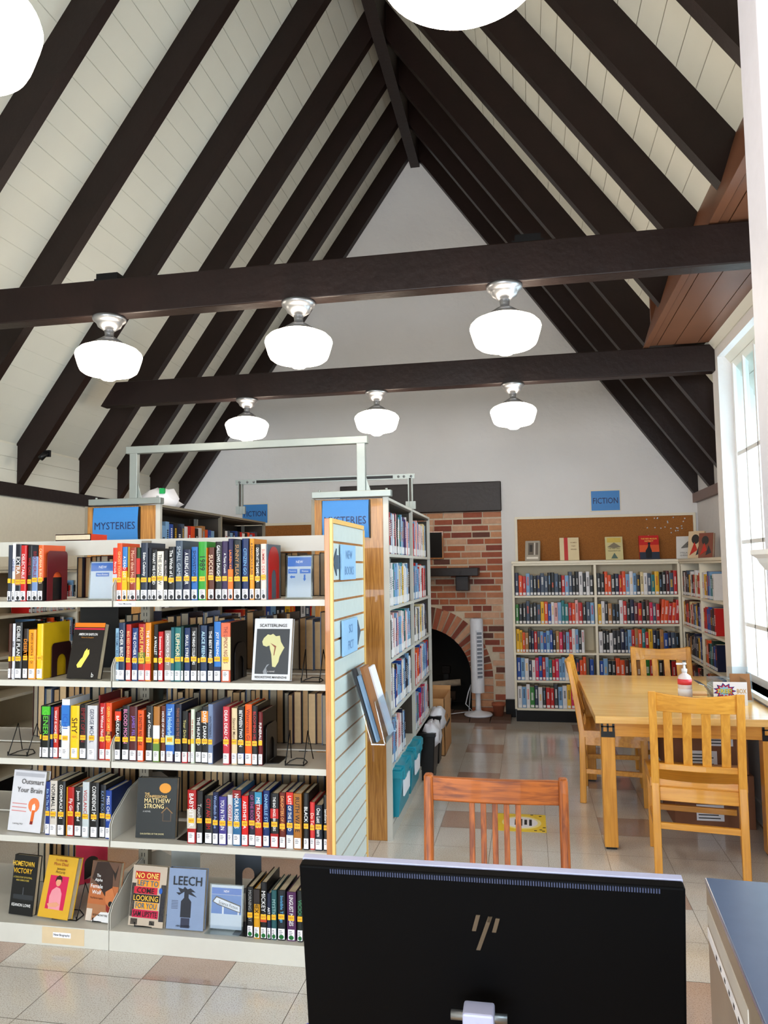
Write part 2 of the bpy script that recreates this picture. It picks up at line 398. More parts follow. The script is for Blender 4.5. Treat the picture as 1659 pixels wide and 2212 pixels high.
m_ = MB(); m_.box(BX0, BX1+.006, 7.965, 8.14, 2.10, 2.41, M_beam); o = m_.build('lintel_beam', FP, fo, bevel=.008); o['label'] = 'dark weathered timber lintel'
m_ = MB(); m_.box(-1.76, -.50, 7.76, 8.05, 1.43, 1.515, M_beam); o = m_.build('mantel_shelf', FP, fo, bevel=.006)
for x in (-1.57, -.67):
    m_ = MB(); m_.box(x-.065, x+.065, 7.83, 8.05, 1.28, 1.43, M_beam); m_.build('bracket', FP, fo, bevel=.006)
m_ = MB()
for k in range(9):
    m_.box(-2.0+k*.2, -2.0+k*.2+.192, 7.6, 8.1, .0, .03+.006*(k % 2), mat('hearth_brick', (96, 70, 58), .8, var=.3, scale=12))
m_.build('hearth', FP, fo)
# logs and andirons
Mlog = mat('birch_log', (170, 156, 140), .9, var=.35, scale=20); Mlogd = mat('charred_log', (60, 46, 38), .9, var=.3)
for k, (x0, z0, x1, z1, y, r, m) in enumerate([(-1.5, .13, -.80, .15, 8.25, .05, Mlogd), (-1.3, .22, -.74, .30, 8.22, .035, Mlog), (-1.4, .12, -.84, .10, 8.14, .045, Mlog)]):
    q = MB(); q.tube([(x0, y, z0), ((x0+x1)/2, y+.01, (z0+z1)/2+.01), (x1, y, z1)], r, m, n=10)
    o = q.build('fire_log', o=((x0+x1)/2, y, min(z0, z1)-r)); tag(o, ['charred dark log at the back of the fireplace opening', 'pale thin log resting on top of the fireplace logs', 'pale birch log lying lowest in the fireplace'][k], 'log')
t = thing('andiron', 'black iron andiron with square head in fireplace', 'andiron', (-.90, 8.3, .03))
q = MB(); q.box(-.925, -.875, 8.28, 8.32, .03, .40, M_black); q.build('post', t, (-.90, 8.3, .03)); q = MB(); q.box(-.945, -.855, 8.26, 8.34, .38, .46, M_blackw); q.build('head', t, (-.90, 8.3, .03), bevel=.006)
q = MB(); q.box(-.91, -.89, 8.3, 8.5, .05, .07, M_black); q.build('bar', t, (-.90, 8.3, .03))
t = thing('wall_plaque', 'dark framed plaque hung on the brick chimney', 'plaque', (-.97, 8.02, 1.61))
q = MB(); q.box(-1.09, -.872, 8.005, 8.04, 1.61, 1.905, M_oakd); q.build('frame', t, (-.97, 8.02, 1.61), bevel=.003)
q = MB(); q.box(-1.075, -.887, 7.998, 8.01, 1.625, 1.89, M_blackw); q.build('panel', t, (-.97, 8.02, 1.61))
# pilaster base + plant pot corner on the hearth
mb = MB(); mb.box(-.262, -.165, 7.93, 8.0, .0, .17, M_blackw); struct('baseboard_far', mb, bevel=.004)
t = thing('plant_pot', 'small terracotta pot at right end of hearth', 'pot', (-.33, 7.83, .033))
q = MB(); q.lathe([(.045, 0), (.06, .10), (.068, .10), (.068, .125), (.055, .125), (.05, .09), (0, .09)], mat('terracotta', (158, 84, 56), .8)); q.build('pot_body', t); q = MB(); q.lathe([(.052, .095), (.0, .10)], mat('soil', (50, 36, 28), .95)); q.build('soil', t)

# ------------------------------------------------------------------ ceiling lamps
M_globe = emit('opal_glass', (255, 238, 216), LAMP_STRENGTH)
LG = 'opal globe lamps under the tie beams'
def lamp(label, loc):
    t = thing('ceiling_lamp', label, 'lamp', loc, 0, LG)
    q = MB(); q.lathe([(.0, 0), (.083, 0), (.086, -.008), (.083, -.018), (.07, -.028), (.064, -.036), (.058, -.05), (.04, -.062), (.030, -.070)], M_chrome, n=40); q.build('canopy', t)
    q = MB(); q.lathe([(.026, -.062), (.022, -.09), (.022, -.105), (.03, -.112)], M_chrome, n=24); q.build('stem', t)
    q = MB(); q.lathe([(.03, -.105), (.05, -.118), (.075, -.135), (.08, -.150), (.078, -.155)], M_chrome, n=40); q.build('fitter', t)
    q = MB(); q.lathe([(.078, -.148), (.11, -.156), (.145, -.172), (.163, -.190), (.168, -.205), (.163, -.225), (.150, -.268), (.142, -.285), (.125, -.298), (.085, -.308), (.055, -.314), (.03, -.332), (.0, -.338)], M_globe, n=48); q.build('globe', t)
    return t
LX = (-2.12, -1.09, -.075)
L0 = lamp('opal globe lamp under the nearer dark beam, left of three', (LX[0], 3.57, 2.85))
dup(L0, 'opal globe lamp under the nearer dark beam, middle of three', (LX[1], 3.57, 2.85))
dup(L0, 'opal globe lamp under the nearer dark beam, right of three', (LX[2], 3.57, 2.85))
for k, w in enumerate(('left', 'middle', 'right')): dup(L0, 'smaller-looking opal globe lamp under the farther beam, %s of three' % w, (LX[k], 5.56, 2.85))
dup(L0, 'opal globe lamp cut off at the top edge, beside the ridge', (-.088, 1.275, 2.85)); dup(L0, 'opal globe lamp cut off at the top left corner', (-1.112, 1.275, 2.85)); dup(L0, 'opal globe lamp outside the frame over the desk', (-2.12, 1.275, 2.85))
for yy, w in ((-.8, 'just behind the viewer'), (-3.05, 'at the back of the room')):
    for k in range(3): dup(L0, 'opal globe lamp %s, %s' % (w, ('left', 'middle', 'right')[k]), (LX[k], yy, 2.85))
t = thing('spotlight', 'small black spotlight on a left rafter', 'spotlight', (-3.56, 5.16, 2.40))
q = MB(); q.tube([(0, -.02, .03), (-.02, -.06, -.02)], .022, M_black, 12); q.build('spot_head', t); q = MB(); q.box(-.02, .02, -.01, .01, .0, .05, M_black); q.build('bracket', t)
# ================================================================== SHELVING
# ---- near grey double-sided shelving (front plane Y=2.92)
NX0, NX1, NF, NM, NB = -3.10, -.785, 2.92, 3.21, 3.50
LEV = [1.40, 1.07, .745, .43]
no = (-1.70, 3.21, 0)
NS = thing('book_shelving', 'grey metal double-sided book shelving nearest the viewer', 'bookshelf', no)
for z in LEV:
    for (y0, y1, lip) in ((NF, NM-.02, NF), (NM+.02, NB, NB-.008)):
        for a, b in ((NX0, -1.706), (-1.700, NX1)):
            q = MB(); q.box(a, b, y0+(.008 if lip == y0 else 0), y1-(0 if lip == y0 else .008), z-.006, z, M_grey); q.box(a, b, lip, lip+.008, z-.024, z+.0005, M_grey); q.build('shelf', NS, no)
for a, b in ((NX0, -1.703), (-1.701, NX1)):
    q = MB(); q.box(a, b, NF, NB, 0, .078, M_grey); q.build('base_shelf', NS, no, bevel=.002)
for x in (-1.70, NX0+.02):
    q = MB(); q.box(x-.022, x+.022, NM-.018, NM+.018, 0, 1.66, M_greyd)
    for zz in range(2, 54): q.box(x-.008, x-.005, NM-.0186, NM-.017, zz*.03, zz*.03+.016, M_black); q.box(x+.005, x+.008, NM-.0186, NM-.017, zz*.03, zz*.03+.016, M_black)
    q.build('upright', NS, no)
for z0, z1 in ((1.60, 1.668),):
    q = MB(); q.box(NX0, NX1, NM-.008, NM+.008, z0, z1, M_grey); q.build('top_rail', NS, no)
for z in LEV+[.078]:
    for y0, y1, s in ((NF+.004, NM-.02, 1), (NB-.004, NM+.02, -1)):
        for dx in (-.0045, .0035):
            x = -1.703+dx; L = abs(y1-y0)
            poly = [(y0, z-.022), (y1, z-.022), (y1, z+.19), (y0+s*L*.55, z+.165), (y0+s*.02, z+.09), (y0, z+.06)]
            q = MB(); q.prism(poly, 0, x-.0012, x+.0012, M_grey); q.build('shelf_bracket', NS, no, fix=True)
    x = NX0+.005; q = MB(); q.box(x-.002, x, NF, NM, z, z+.15, M_grey); q.build('shelf_bracket', NS, no)
q = MB(); q.box(-.785, -.763, 2.895, 3.50, 0, 1.72, M_oakd); q.build('end_panel', NS, no, bevel=.002)
q = MB()
zz = 1.70
while zz > .06:
    q.box(-.763, -.757, 2.915, 3.485, zz-.068, zz, mat('slat_laminate', (206, 218, 216), .3)); zz -= .0775
o = q.build('slatwall_panel', NS, no); o['label'] = 'pale grey slatwall boards with oak grooves'
q = MB(); q.box(-.763, -.752, 2.895, 2.912, 0, 1.72, mat('light_oak_edge', (236, 190, 110), .4)); q.box(-.763, -.752, 3.488, 3.50, 0, 1.70, mat('light_oak_edge', (236, 190, 110), .4)); q.box(-.763, -.752, 2.912, 3.488, 1.702, 1.72, mat('light_oak_edge', (236, 190, 110), .4)); q.build('oak_edging', NS, no)
q = MB(); q.box(-1.69, -1.60, NF-.002, NF, 1.379, 1.396, M_paper); lettering(q, 'New Mysteries', M_ink, (-1.645, NF-.003, 1.3875), X_, Z_, .08, .009); q.build('shelf_label', NS, no)
q = MB(); q.box(-1.95, -1.87, NF-.002, NF, .036, .056, M_paper); q.box(-2.0, -1.81, NF-.001, NF, .01, .074, mat('old_tape', (206, 184, 150), .5)); lettering(q, 'New Biography', M_ink, (-1.91, NF-.003, .046), X_, Z_, .072, .012); q.build('shelf_label', NS, no)

# ---- tall stacks with oak end panels
def stack(x0, x1, label, y0=4.3, bays=((4.33, 5.25), (5.27, 6.19)), levels=(.10, .39, .695, .995, 1.295, 1.605), MS=None):
    MS = MS or M_grey
    o = ((x0+x1)/2, y0, 0); t = thing('tall_book_stack', label, 'bookshelf', o)
    q = MB(); q.box(x0+.02, x1-.03, y0, y0+.02, .0, 1.925, M_oakp); q.build('end_panel', t, o, bevel=.002)
    q = MB(); q.box(x0, x0+.02, y0+.002, y0+.03, 0, 1.93, M_greyd); q.box(x1-.03, x1, y0+.004, y0+.03, 0, 1.935, M_grey); q.build('end_post', t, o)
    xm = (x0+x1)/2
    for (a, b) in bays:
        q = MB(); q.box(xm-.006, xm+.006, a, b, .10, 1.90, M_darkin); q.build('back_panel', t, o)
        for z in levels:
            q = MB(); q.box(x0+.005, x1-.005, a, b, z-.018, z, MS); q.build('shelf', t, o)
        q = MB(); q.box(x1-.025, x1-.002, b, b+.02, .0, 1.93, MS); q.box(x0+.002, x0+.025, b, b+.02, .0, 1.93, M_greyd); q.box(x0+.02, x1-.02, b+.003, b+.017, .08, 1.9, M_darkin); q.build('upright', t, o)
        q = MB(); q.box(x0, x1, a, b, 1.915, 1.93, MS); q.box(x0+.02, x1-.012, a+.002, b-.002, 1.905, 1.914, M_darkin); q.build('canopy_top', t, o)
        q = MB(); q.box(x0+.02, x1-.004, a, b, 0, .075, M_grey); q.build('kick_plate', t, o)
        q = MB(); q.box(xm+.05, xm+.07, b-.03, b, .1, 1.9, M_grey); q.build('inner_post', t, o)
    return t
stack(-1.243, -.785, 'tall metal book stack with oak end and sign, beside the aisle')
stack(-2.705, -2.20, 'tall metal book stack with oak end, behind left part of near shelving', MS=M_greyd)
# overhead braces
t = thing('overhead_brace', 'galvanised steel brace joining tops of stacks, nearer one', 'brace', (-1.65, 4.3, 1.93)); bo = (-1.65, 4.3, 1.93)
q = MB(); q.box(-2.415, -.895, 4.27, 4.31, 2.245, 2.29, M_steel); q.build('cross_bar', t, bo, bevel=.003)
for a, b, xx in ((-2.66, -2.18, -2.365), (-1.23, -.76, -.935)):
    q = MB(); q.box(a, b, 4.265, 4.315, 1.932, 1.97, M_steel)
    for u in (a+.04, b-.03): q.lathe([(.008, 0), (.008, .012)], M_steel, c=(u, 4.29, 1.97), n=8)
    q.build('foot_channel', t, bo, bevel=.003)
    q = MB(); q.box(xx-.025, xx+.025, 4.272, 4.308, 1.965, 2.25, M_steel); q.prism([(xx+.025, 1.965), (xx+.055, 1.965), (xx+.025, 2.06)], 1, 4.285, 4.29, M_steel); q.build('post', t, bo, bevel=.002, fix=True)
t = thing('overhead_brace', 'thin dark-slotted brace joining tops of stacks, farther one', 'brace', (-1.43, 5.27, 1.93)); bo = (-1.43, 5.27, 1.93)
q = MB(); q.box(-2.09, -.765, 5.25, 5.262, 2.145, 2.18, M_steel); q.box(-1.93, -.92, 5.247, 5.25, 2.152, 2.172, M_black); q.build('cross_bar', t, bo)
for x in (-2.06, -2.0, -1.95, -.79, -.84, -.88):
    q = MB(); q.lathe([(.009, 0), (.007, .006), (0, .008)], M_chrome, c=(x, 2.162, 0), n=10, ax=2); q.v = [Vector((v.x, 5.249-v.z, v.y)) for v in q.v]; q.build('bolt', t, bo, fix=True)
for xx in (-2.05, -.795):
    q = MB(); q.box(xx-.016, xx-.009, 5.235, 5.262, 1.93, 2.15, M_steel); q.box(xx+.009, xx+.016, 5.235, 5.262, 1.93, 2.15, M_steel); q.box(xx-.009, xx+.009, 5.25, 5.255, 1.93, 2.15, M_darkin)
    q.box(xx-.035, xx+.035, 5.24, 5.26, 1.93, 1.985, M_steel); q.build('post', t, bo)
# signs
def curved_sign(name, label, x0, x1, y, z0, z1, text, th=.05, amp=.018, tz=.5):
    t = thing(name, label, 'sign', ((x0+x1)/2, y, z0)); o = ((x0+x1)/2, y, z0); q = MB(); n = 12
    pts = [(z0+(z1-z0)*k/n, y-.004-amp*math.sin(PI*k/n)*.6) for k in range(n+1)]
    vs = []
    for z, yy in pts: vs += [(x0, yy, z), (x1, yy, z), (x0, yy+.003, z), (x1, yy+.003, z)]
    fs = []
    for k in range(n):
        b = 4*k; fs += [(b, b+1, b+5, b+4), (b+3, b+2, b+6, b+7), (b+2, b, b+4, b+6), (b+1, b+3, b+7, b+5)]
    fs += [(1, 0, 2, 3), (4*n, 4*n+1, 4*n+3, 4*n+2)]
    q.add(vs, fs, M_blue, False); q.build('sign_card', t, o)
    q = MB(); zc = z0+(z1-z0)*tz; lettering(q, text, M_navy, ((x0+x1)/2, y-.006-amp*.62, zc), X_, Z_, (x1-x0)*.9, th); q.build('sign_lettering', t, o)
    q = MB(); q.box(x1, x1+.008, y-.002, y+.012, z0-.004, z1, M_black); q.box(x0-.006, x0, y-.002, y+.012, z0-.004, z1, M_black); q.build('sign_holder', t, o)
    return t
curved_sign('hanging_sign', 'blue MYSTERIES sign on left stack end panel', -2.635, -2.335, 4.29, 1.69, 1.918, 'MYSTERIES', .045)
curved_sign('hanging_sign', 'blue MYSTERIES sign on aisle stack end, partly behind slatwall', -1.17, -.895, 4.29, 1.70, 1.918, 'MYSTERIES', .045, tz=.46)
def flat_sign(name, label, x0, x1, y, z0, z1, text):
    o = ((x0+x1)/2, y, z0); t = thing(name, label, 'sign', o)
    q = MB(); q.box(x0, x1, y-.008, y, z0, z1, M_cream); q.build('sign_frame', t, o, bevel=.002)
    q = MB(); q.box(x0+.01, x1-.01, y-.010, y-.006, z0+.01, z1-.01, M_blue); q.build('sign_card', t, o)
    q = MB(); lettering(q, text, M_navy, ((x0+x1)/2, y-.011, (z0+z1)/2), X_, Z_, (x1-x0)*.82, .06); q.build('sign_lettering', t, o); return t
flat_sign('wall_sign', 'blue FICTION sign on far wall above the cork board', .64, .94, 8.0, 2.065, 2.285, 'FICTION')
flat_sign('wall_sign', 'blue FICTION sign on far wall, half hidden behind metal brace', -3.11, -2.80, 8.0, 2.03, 2.255, 'FICTION')
# small things on the slatwall
def slat_sign(label, y0, y1, z0, z1, lines, arrow):
    o = (-.75, (y0+y1)/2, z0); t = thing('slatwall_sign', label, 'sign', o)
    q = MB(); q.box(-.752, -.744, y0, y1, z0, z1, M_bluel); q.build('sign_card', t, o, bevel=.001)
    q = MB()
    for k, l in enumerate(lines): lettering(q, l, mat('faded_blue_ink', (110, 152, 200), .5), (-.743, (y0+y1)/2, z1-(z1-z0)*(.28+.46*k)), Y_, Z_, (y1-y0)*.74, .036)
    q.build('sign_lettering', t, o)
    q = MB(); yc = y0-.0 if arrow < 0 else y1; s = arrow
    q.prism([(yc, (z0+z1)/2-.028), (yc+s*.05, (z0+z1)/2-.028), (yc+s*.05, (z0+z1)/2-.055), (yc+s*.105, (z0+z1)/2), (yc+s*.05, (z0+z1)/2+.055), (yc+s*.05, (z0+z1)/2+.028), (yc, (z0+z1)/2+.028)], 0, -.756, -.753, mat('slate_arrow', (66, 84, 104), .5)); q.build('arrow', t, o, fix=True)
slat_sign('pale blue NEW BOOKS sign with dark arrow on slatwall, upper', 3.02, 3.27, 1.475, 1.62, ('NEW', 'BOOKS'), -1)
slat_sign('pale blue SCI FICT sign with dark arrow on slatwall, lower', 3.03, 3.29, 1.165, 1.31, ('SCI', 'FICT'), 1)
t = thing('brochure_holder', 'clear acrylic brochure holder leaning out from slatwall', 'brochure holder', (-.75, 3.40, .80)); bo = (-.75, 3.40, .80)
def lean(p0, p1, y0, y1, th, m, name, par, org):
    q = MB(); d = Vector((p1[0]-p0[0], 0, p1[1]-p0[1])).normalized(); n = Vector((d.z, 0, -d.x))*th
    a, b = Vector((p0[0], 0, p0[1])), Vector((p1[0], 0, p1[1]))
    q.hexa([a+Vector((0, y0, 0)), a+n+Vector((0, y0, 0)), a+n+Vector((0, y1, 0)), a+Vector((0, y1, 0)), b+Vector((0, y0, 0)), b+n+Vector((0, y0, 0)), b+n+Vector((0, y1, 0)), b+Vector((0, y1, 0))], m); return q.build(name, par, org, fix=True)
lean((-.655, .80), (-.742, 1.10), 3.13, 3.40, .004, M_acr, 'back_plate', t, bo)
lean((-.60, .80), (-.640, .97), 3.13, 3.40, .004, M_acr, 'front_plate', t, bo)
q = MB(); q.box(-.657, -.598, 3.13, 3.40, .795, .80, M_acr); q.build('tray', t, bo)
for k, (dx, m, y0, y1, zt_, lb) in enumerate([(.002, M_ink, 3.135, 3.19, 1.10, 'dark leaflet at the back of the brochure holder'), (.012, mat('leaflet_blue', (120, 150, 180), .5), 3.15, 3.22, 1.07, 'blue grey leaflet in the brochure holder'), (.022, mat('kraft_paper', (150, 98, 56), .8), 3.20, 3.32, 1.10, 'brown kraft booklets standing in the brochure holder'), (.037, M_paper, 3.29, 3.395, 1.09, 'white printed leaflets in the brochure holder')]):
    q = MB(); th_ = .014 if k == 2 else .008; x0 = -.651+dx; x1 = x0-.087*(zt_-.80)/.30
    q.hexa([(x0, y0, .802), (x0+th_, y0, .802), (x0+th_, y1, .802), (x0, y1, .802), (x1, y0, zt_), (x1+th_, y0, zt_), (x1+th_, y1, zt_), (x1, y1, zt_)], m)
    o = q.build('leaflet', o=(x0, (y0+y1)/2, .802)); tag(o, lb, 'leaflet')

# ================================================================== BOOKS
CN = {'black': (24, 24, 28), 'dark grey': (70, 72, 78), 'grey': (150, 150, 150), 'white': (228, 228, 230), 'cream': (226, 212, 176), 'red': (192, 36, 34), 'maroon': (110, 26, 34), 'orange': (226, 96, 30), 'yellow': (236, 186, 30), 'gold': (200, 150, 50), 'green': (60, 140, 60), 'dark green': (24, 62, 46), 'teal': (36, 134, 136), 'pale blue': (140, 180, 214), 'blue': (40, 96, 176), 'navy': (24, 36, 78), 'purple': (84, 60, 120), 'pink': (222, 70, 110), 'pale pink': (232, 190, 184), 'brown': (104, 62, 40), 'tan': (184, 140, 92), 'slate blue': (74, 94, 120)}
def cname(c): return min(CN, key=lambda k: sum((a-b)**2 for a, b in zip(CN[k], c)))
def cmat(c): return mat('cover_'+cname(c).replace(' ', '_'), tuple(int(255*(v/255)**1.3) for v in c), .42, var=.05, spec=.35)
def book_parts(t, w, h, d, col, title=None, tc=(236, 236, 236), band=None, sticker=True, call=True, mark=None, jacket=None, title2=None):
    q = MB(); tk = .0022; ov = .003; m = cmat(col)
    q.prism([(-w/2, 0), (-w/4, -.0025), (w/4, -.0025), (w/2, 0), (w/2, d), (w/2-tk, d), (w/2-tk, .003), (-w/2+tk, .003), (-w/2+tk, d), (-w/2, d)], 2, 0, h, m)
    cv = q.build('cover', t, fix=True)
    q = MB(); q.box(-w/2+tk+.0002, w/2-tk-.0002, .0032, d-.005, .003, h-.004, M_page); q.build('pages', t)
    if band:
        for (a, b, c) in band:
            q = MB(); q.box(-w/2-.0004, w/2+.0004, -.0031, d*.9 if jacket else .004, h*a, h*b, cmat(c)); q.build('spine_band', cv)
    if jacket:
        q = MB()
        for (a, b, c) in jacket: q.box(w/2, w/2+.0006, .004, d-.001, h*a, h*b, cmat(c))
        q.build('front_cover', t)
    if title:
        top = h*.95; bot = .30*h if sticker else .2*h
        q = MB(); c2 = (top+bot)/2
        lettering(q, title, cmat(tc), (0, -.0036, c2), (0, 0, -1), X_, (top-bot)*.96, w*(.66 if len(title) < 9 else .52))
        q.build('title', cv)
    if sticker:
        sw = min(w*.85, .024); zs_ = .078+random.uniform(-.004, .004)
        q = MB(); q.box(-sw/2, sw/2, -.0042, -.001, zs_, zs_+.019, M_sticker); ns_ = q.build('new_sticker', t)
        if w > .018: q = MB(); lettering(q, 'NEW', mat('sticker_ink', (150, 84, 20), .5), (0, -.0046, zs_+.0095), X_, Z_, sw*.8, .008); q.build('sticker_lettering', ns_)
    if call:
        cw = min(w*.86, .026); q = MB(); q.box(-cw/2, cw/2, -.0040, -.001, .005, .044, M_paper)
        for k in range(3): q.box(-cw*.36, cw*(.1+.1*(k % 2)), -.0043, -.0039, .036-k*.006, .038-k*.006, M_ink)
        if mark == 'm': q.prism([(cw*.42*math.cos(a)*.8+cw*.06, .014+.009*math.sin(a)) for a in [2*PI*k/10 for k in range(10)]], 1, -.0043, -.0039, M_ink)
        if mark == 'g': q.prism([(cw*.40*math.cos(a), .014+.0085*math.sin(a)) for a in [2*PI*k/12 for k in range(12)]], 1, -.0043, -.0039, cmat((20, 120, 60)))
        q.build('call_label', t)
ROWN = ['top', 'second', 'third', 'fourth', 'bottom']
G_NEAR = 'new hardcovers on the near grey shelving'
NAMED = {'ALICE FEENEY': 'slate blue book with pale blue author lettering on second near shelf', 'JOY FIELDING': 'bright blue book with dark blue foot on second near shelf', 'GEORGE MICHAEL': 'wide pale grey book with grey lettering on third near shelf', 'JAMES FELL': 'maroon book with lilac lettering on third near shelf', 'NORA ROBERTS': 'steel blue book with dark red top on fourth near shelf', 'DANIELLE STEEL': 'royal blue book with pale blue lettering on fourth near shelf', 'RUTH WARE': 'tan book with black lettering on fourth near shelf', 'KATY ROUGE': 'charcoal book with blue grey lettering on fourth near shelf', 'LAUREN KING': 'purple and orange book on top near shelf', 'MISS CHLOE': 'blue book at right end of the left bay, fourth near shelf', 'Jason Remained': 'black book between red one and pale one on fourth near shelf', 'DAISY DARKER': 'black book with orange block near the top, third near shelf', 'DEAR DEAD CITY': 'rose red book on third near shelf'}
def row(ri, ox, oy, zb, lst, mark=None, desc=None):
    for e in lst:
        x0, x1, yt, col, title, tc = e[:6]; kw = dict(e[6]) if len(e) > 6 else {}
        pa = atY(ox+x0/4.366, 0, 2.945); 
        yv = oy+yt/4.366
        a = atY(ox+x0/4.366, yv, 2.945); b = atY(ox+x1/4.366, yv, 2.945)
        w = b.x-a.x-.0008; h = max(.12, (a.z+b.z)/2-zb); d = kw.pop('d', .155+random.uniform(-.01, .01)); y = kw.pop('y', 2.945)+random.uniform(-.004, .006)
        nm = kw.pop('l', None) or NAMED.get(title) or ('%s book titled %s on %s near shelf' % (cname(col), title, ROWN[ri]) if title else '%s book on %s near shelf' % (cname(col), ROWN[ri]))
        t = thing('hardcover_book', nm, 'book', ((a.x+b.x)/2, y, zb+.0005), 0, G_NEAR)
        book_parts(t, w, h, d, col, title, tc, mark=mark, **kw)
K, N_, WH = (20, 20, 24), (22, 34, 66), (228, 228, 232)
wt = (236, 236, 236)
row(0, 0, 1140, 1.40, [
 (86, 118, 165, (60, 70, 90), None, wt, {'l': 'slate book cut by the left frame edge on top near shelf'}),
 (119, 150, 150, WH, 'CHINESE', (40, 90, 160)), (152, 205, 157, (24, 32, 54), 'EXTRA', wt, {'band': [(.28, .62, (176, 128, 96))]}), (207, 258, 168, (200, 34, 36), 'DELECTABLE', wt), (260, 303, 168, (30, 28, 32), 'WISE GALS', (190, 50, 50)), (305, 362, 168, (132, 158, 196), 'BROTHERLESS', (150, 50, 60), {'band': [(.8, 1, (30, 34, 48)), (0, .12, (24, 28, 40))]}),
 (366, 414, 165, (226, 116, 52), 'CALIFORNIA BURNING', (240, 220, 190), {'jacket': [(.42, 1, (232, 120, 70)), (0, .42, (44, 44, 48))], 'band': [(0, .36, (60, 50, 44))], 'l': 'orange book titled CALIFORNIA BURNING beside maroon bookend on top near shelf'}),
 (1062, 1108, 190, (214, 70, 44), 'First Lady', wt, {'band': [(.25, .5, (200, 200, 210))]}), (1110, 1158, 147, (222, 96, 34), 'GHOST TOWN', (250, 200, 150)), (1160, 1206, 182, (70, 140, 200), 'A DEAD LOT', wt, {'band': [(0, .55, (236, 190, 30)), (.55, .62, (200, 60, 50))]}), (1208, 1228, 182, (190, 160, 60), None, wt, {'l': 'thin mustard book beside blue one on top near shelf'}), (1230, 1290, 187, (160, 74, 54), 'More than Hours', (240, 200, 180)), (1292, 1324, 190, (60, 90, 60), None, wt, {'l': 'thin dark green book right of rust book on top near shelf', 'band': [(.5, .8, (200, 60, 50)), (.2, .4, (220, 200, 60))]}),
 (1330, 1395, 143, (52, 66, 86), 'Eden Calamity', wt), (1398, 1428, 190, (28, 34, 52), None, wt, {'l': 'thin midnight blue book beside a tall slate one, top near shelf'}), (1430, 1480, 208, K, 'WHAT WE FOUND', wt), (1484, 1545, 223, (222, 216, 206), 'THE SHADOW', (90, 90, 90)), (1548, 1584, 215, K, 'ALL BROTHER', (200, 190, 190))], mark='m')
row(0, 360, 1140, 1.40, [
 (17, 76, 180, (26, 26, 30), 'The Winds of Love', wt), (82, 148, 122, (78, 94, 112), 'SMALL GAMES', (180, 190, 200)), (158, 228, 206, (26, 36, 78), 'A KILLING LABOUR', wt), (234, 292, 182, (56, 122, 186), 'SHOWSTOPPER', (20, 40, 80)), (296, 374, 132, (66, 166, 66), '1989', K), (378, 386, 190, (240, 150, 30), None, wt, {'sticker': False, 'call': False, 'l': 'very thin amber book beside green 1989 on top near shelf'}), (390, 447, 186, (110, 62, 42), 'SUCCEED', (240, 210, 190)), (462, 523, 133, K, 'GALLOWS DAUGHTER', wt), (527, 580, 128, (70, 50, 96), 'A Tasty Crumb', wt), (584, 630, 104, (50, 44, 92), 'LAUREN KING', (250, 150, 60), {'band': [(.0, .5, (226, 130, 40))]}), (636, 703, 117, (34, 48, 56), 'SUNNY PLEASE', (190, 150, 100)), (707, 768, 102, (36, 62, 110), 'CITIZEN GO', (130, 180, 220)), (782, 824, 104, (224, 162, 50), 'A DANGEROUS BUSINESS', (60, 40, 20)), (828, 882, 157, (34, 30, 32), 'DEATH AT THE SAME HOUR', wt), (888, 940, 153, (232, 214, 206), 'SUMMER DEATHS', (200, 90, 80)), (943, 956, 156, (110, 130, 150), None, wt, {'sticker': False, 'call': False, 'l': 'thin grey blue book touching the red bookend, top near shelf'})], mark='m')
row(1, 0, 1140, 1.07, [
 (92, 116, 905, (90, 60, 50), None, wt, {'l': 'brown book cut by the left frame edge on second near shelf'}), (119, 146, 905, (216, 218, 226), 'BASE', (60, 60, 70)), (150, 214, 895, (26, 26, 28), 'EDIBLE PLANTS', wt), (216, 264, 955, (60, 46, 40), 'DESERT', (240, 160, 50), {'band': [(0, .75, (40, 30, 30)), (.4, .55, (200, 120, 40))]}), (270, 340, 962, (236, 166, 32), 'SPIDERS OF NORTH AMERICA', (90, 50, 20)), (347, 404, 908, (232, 198, 30), None, wt, {'jacket': [(0, 1, (230, 196, 36))], 'd': .19, 'l': 'bright yellow book titled The Insect Crisis beside black bookend on second near shelf'}),
 (1086, 1124, 950, (150, 184, 206), 'THE FAMILY REUNION', (40, 70, 120)), (1126, 1184, 897, (34, 62, 98), 'OTHER BIRDS', wt), (1196, 1242, 912, (190, 60, 46), 'BIG RED ENERGY', (240, 200, 150)), (1250, 1303, 947, (44, 78, 134), 'THE OTHER LIFE', wt), (1312, 1374, 908, (178, 40, 44), 'PEOPLE PERSON', (250, 210, 120), {'band': [(.3, .5, (120, 130, 60))]}), (1378, 1430, 897, (228, 150, 40), 'THE WINGLESS', wt, {'band': [(.2, .8, (222, 210, 214))], 'tc2': 0} if 0 else {'band': [(.02, .3, (210, 70, 50))]}), (1456, 1494, 912, (34, 32, 34), 'A WALLET', wt), (1496, 1540, 982, (200, 34, 38), 'Someone For Here', wt), (1548, 1612, 972, (156, 148, 144), 'DANCING FOR CHARITY', (240, 240, 240)), (1616, 1650, 940, (40, 110, 122), None, wt, {'l': 'thin blue green book between grey and teal ones, second near shelf'})])
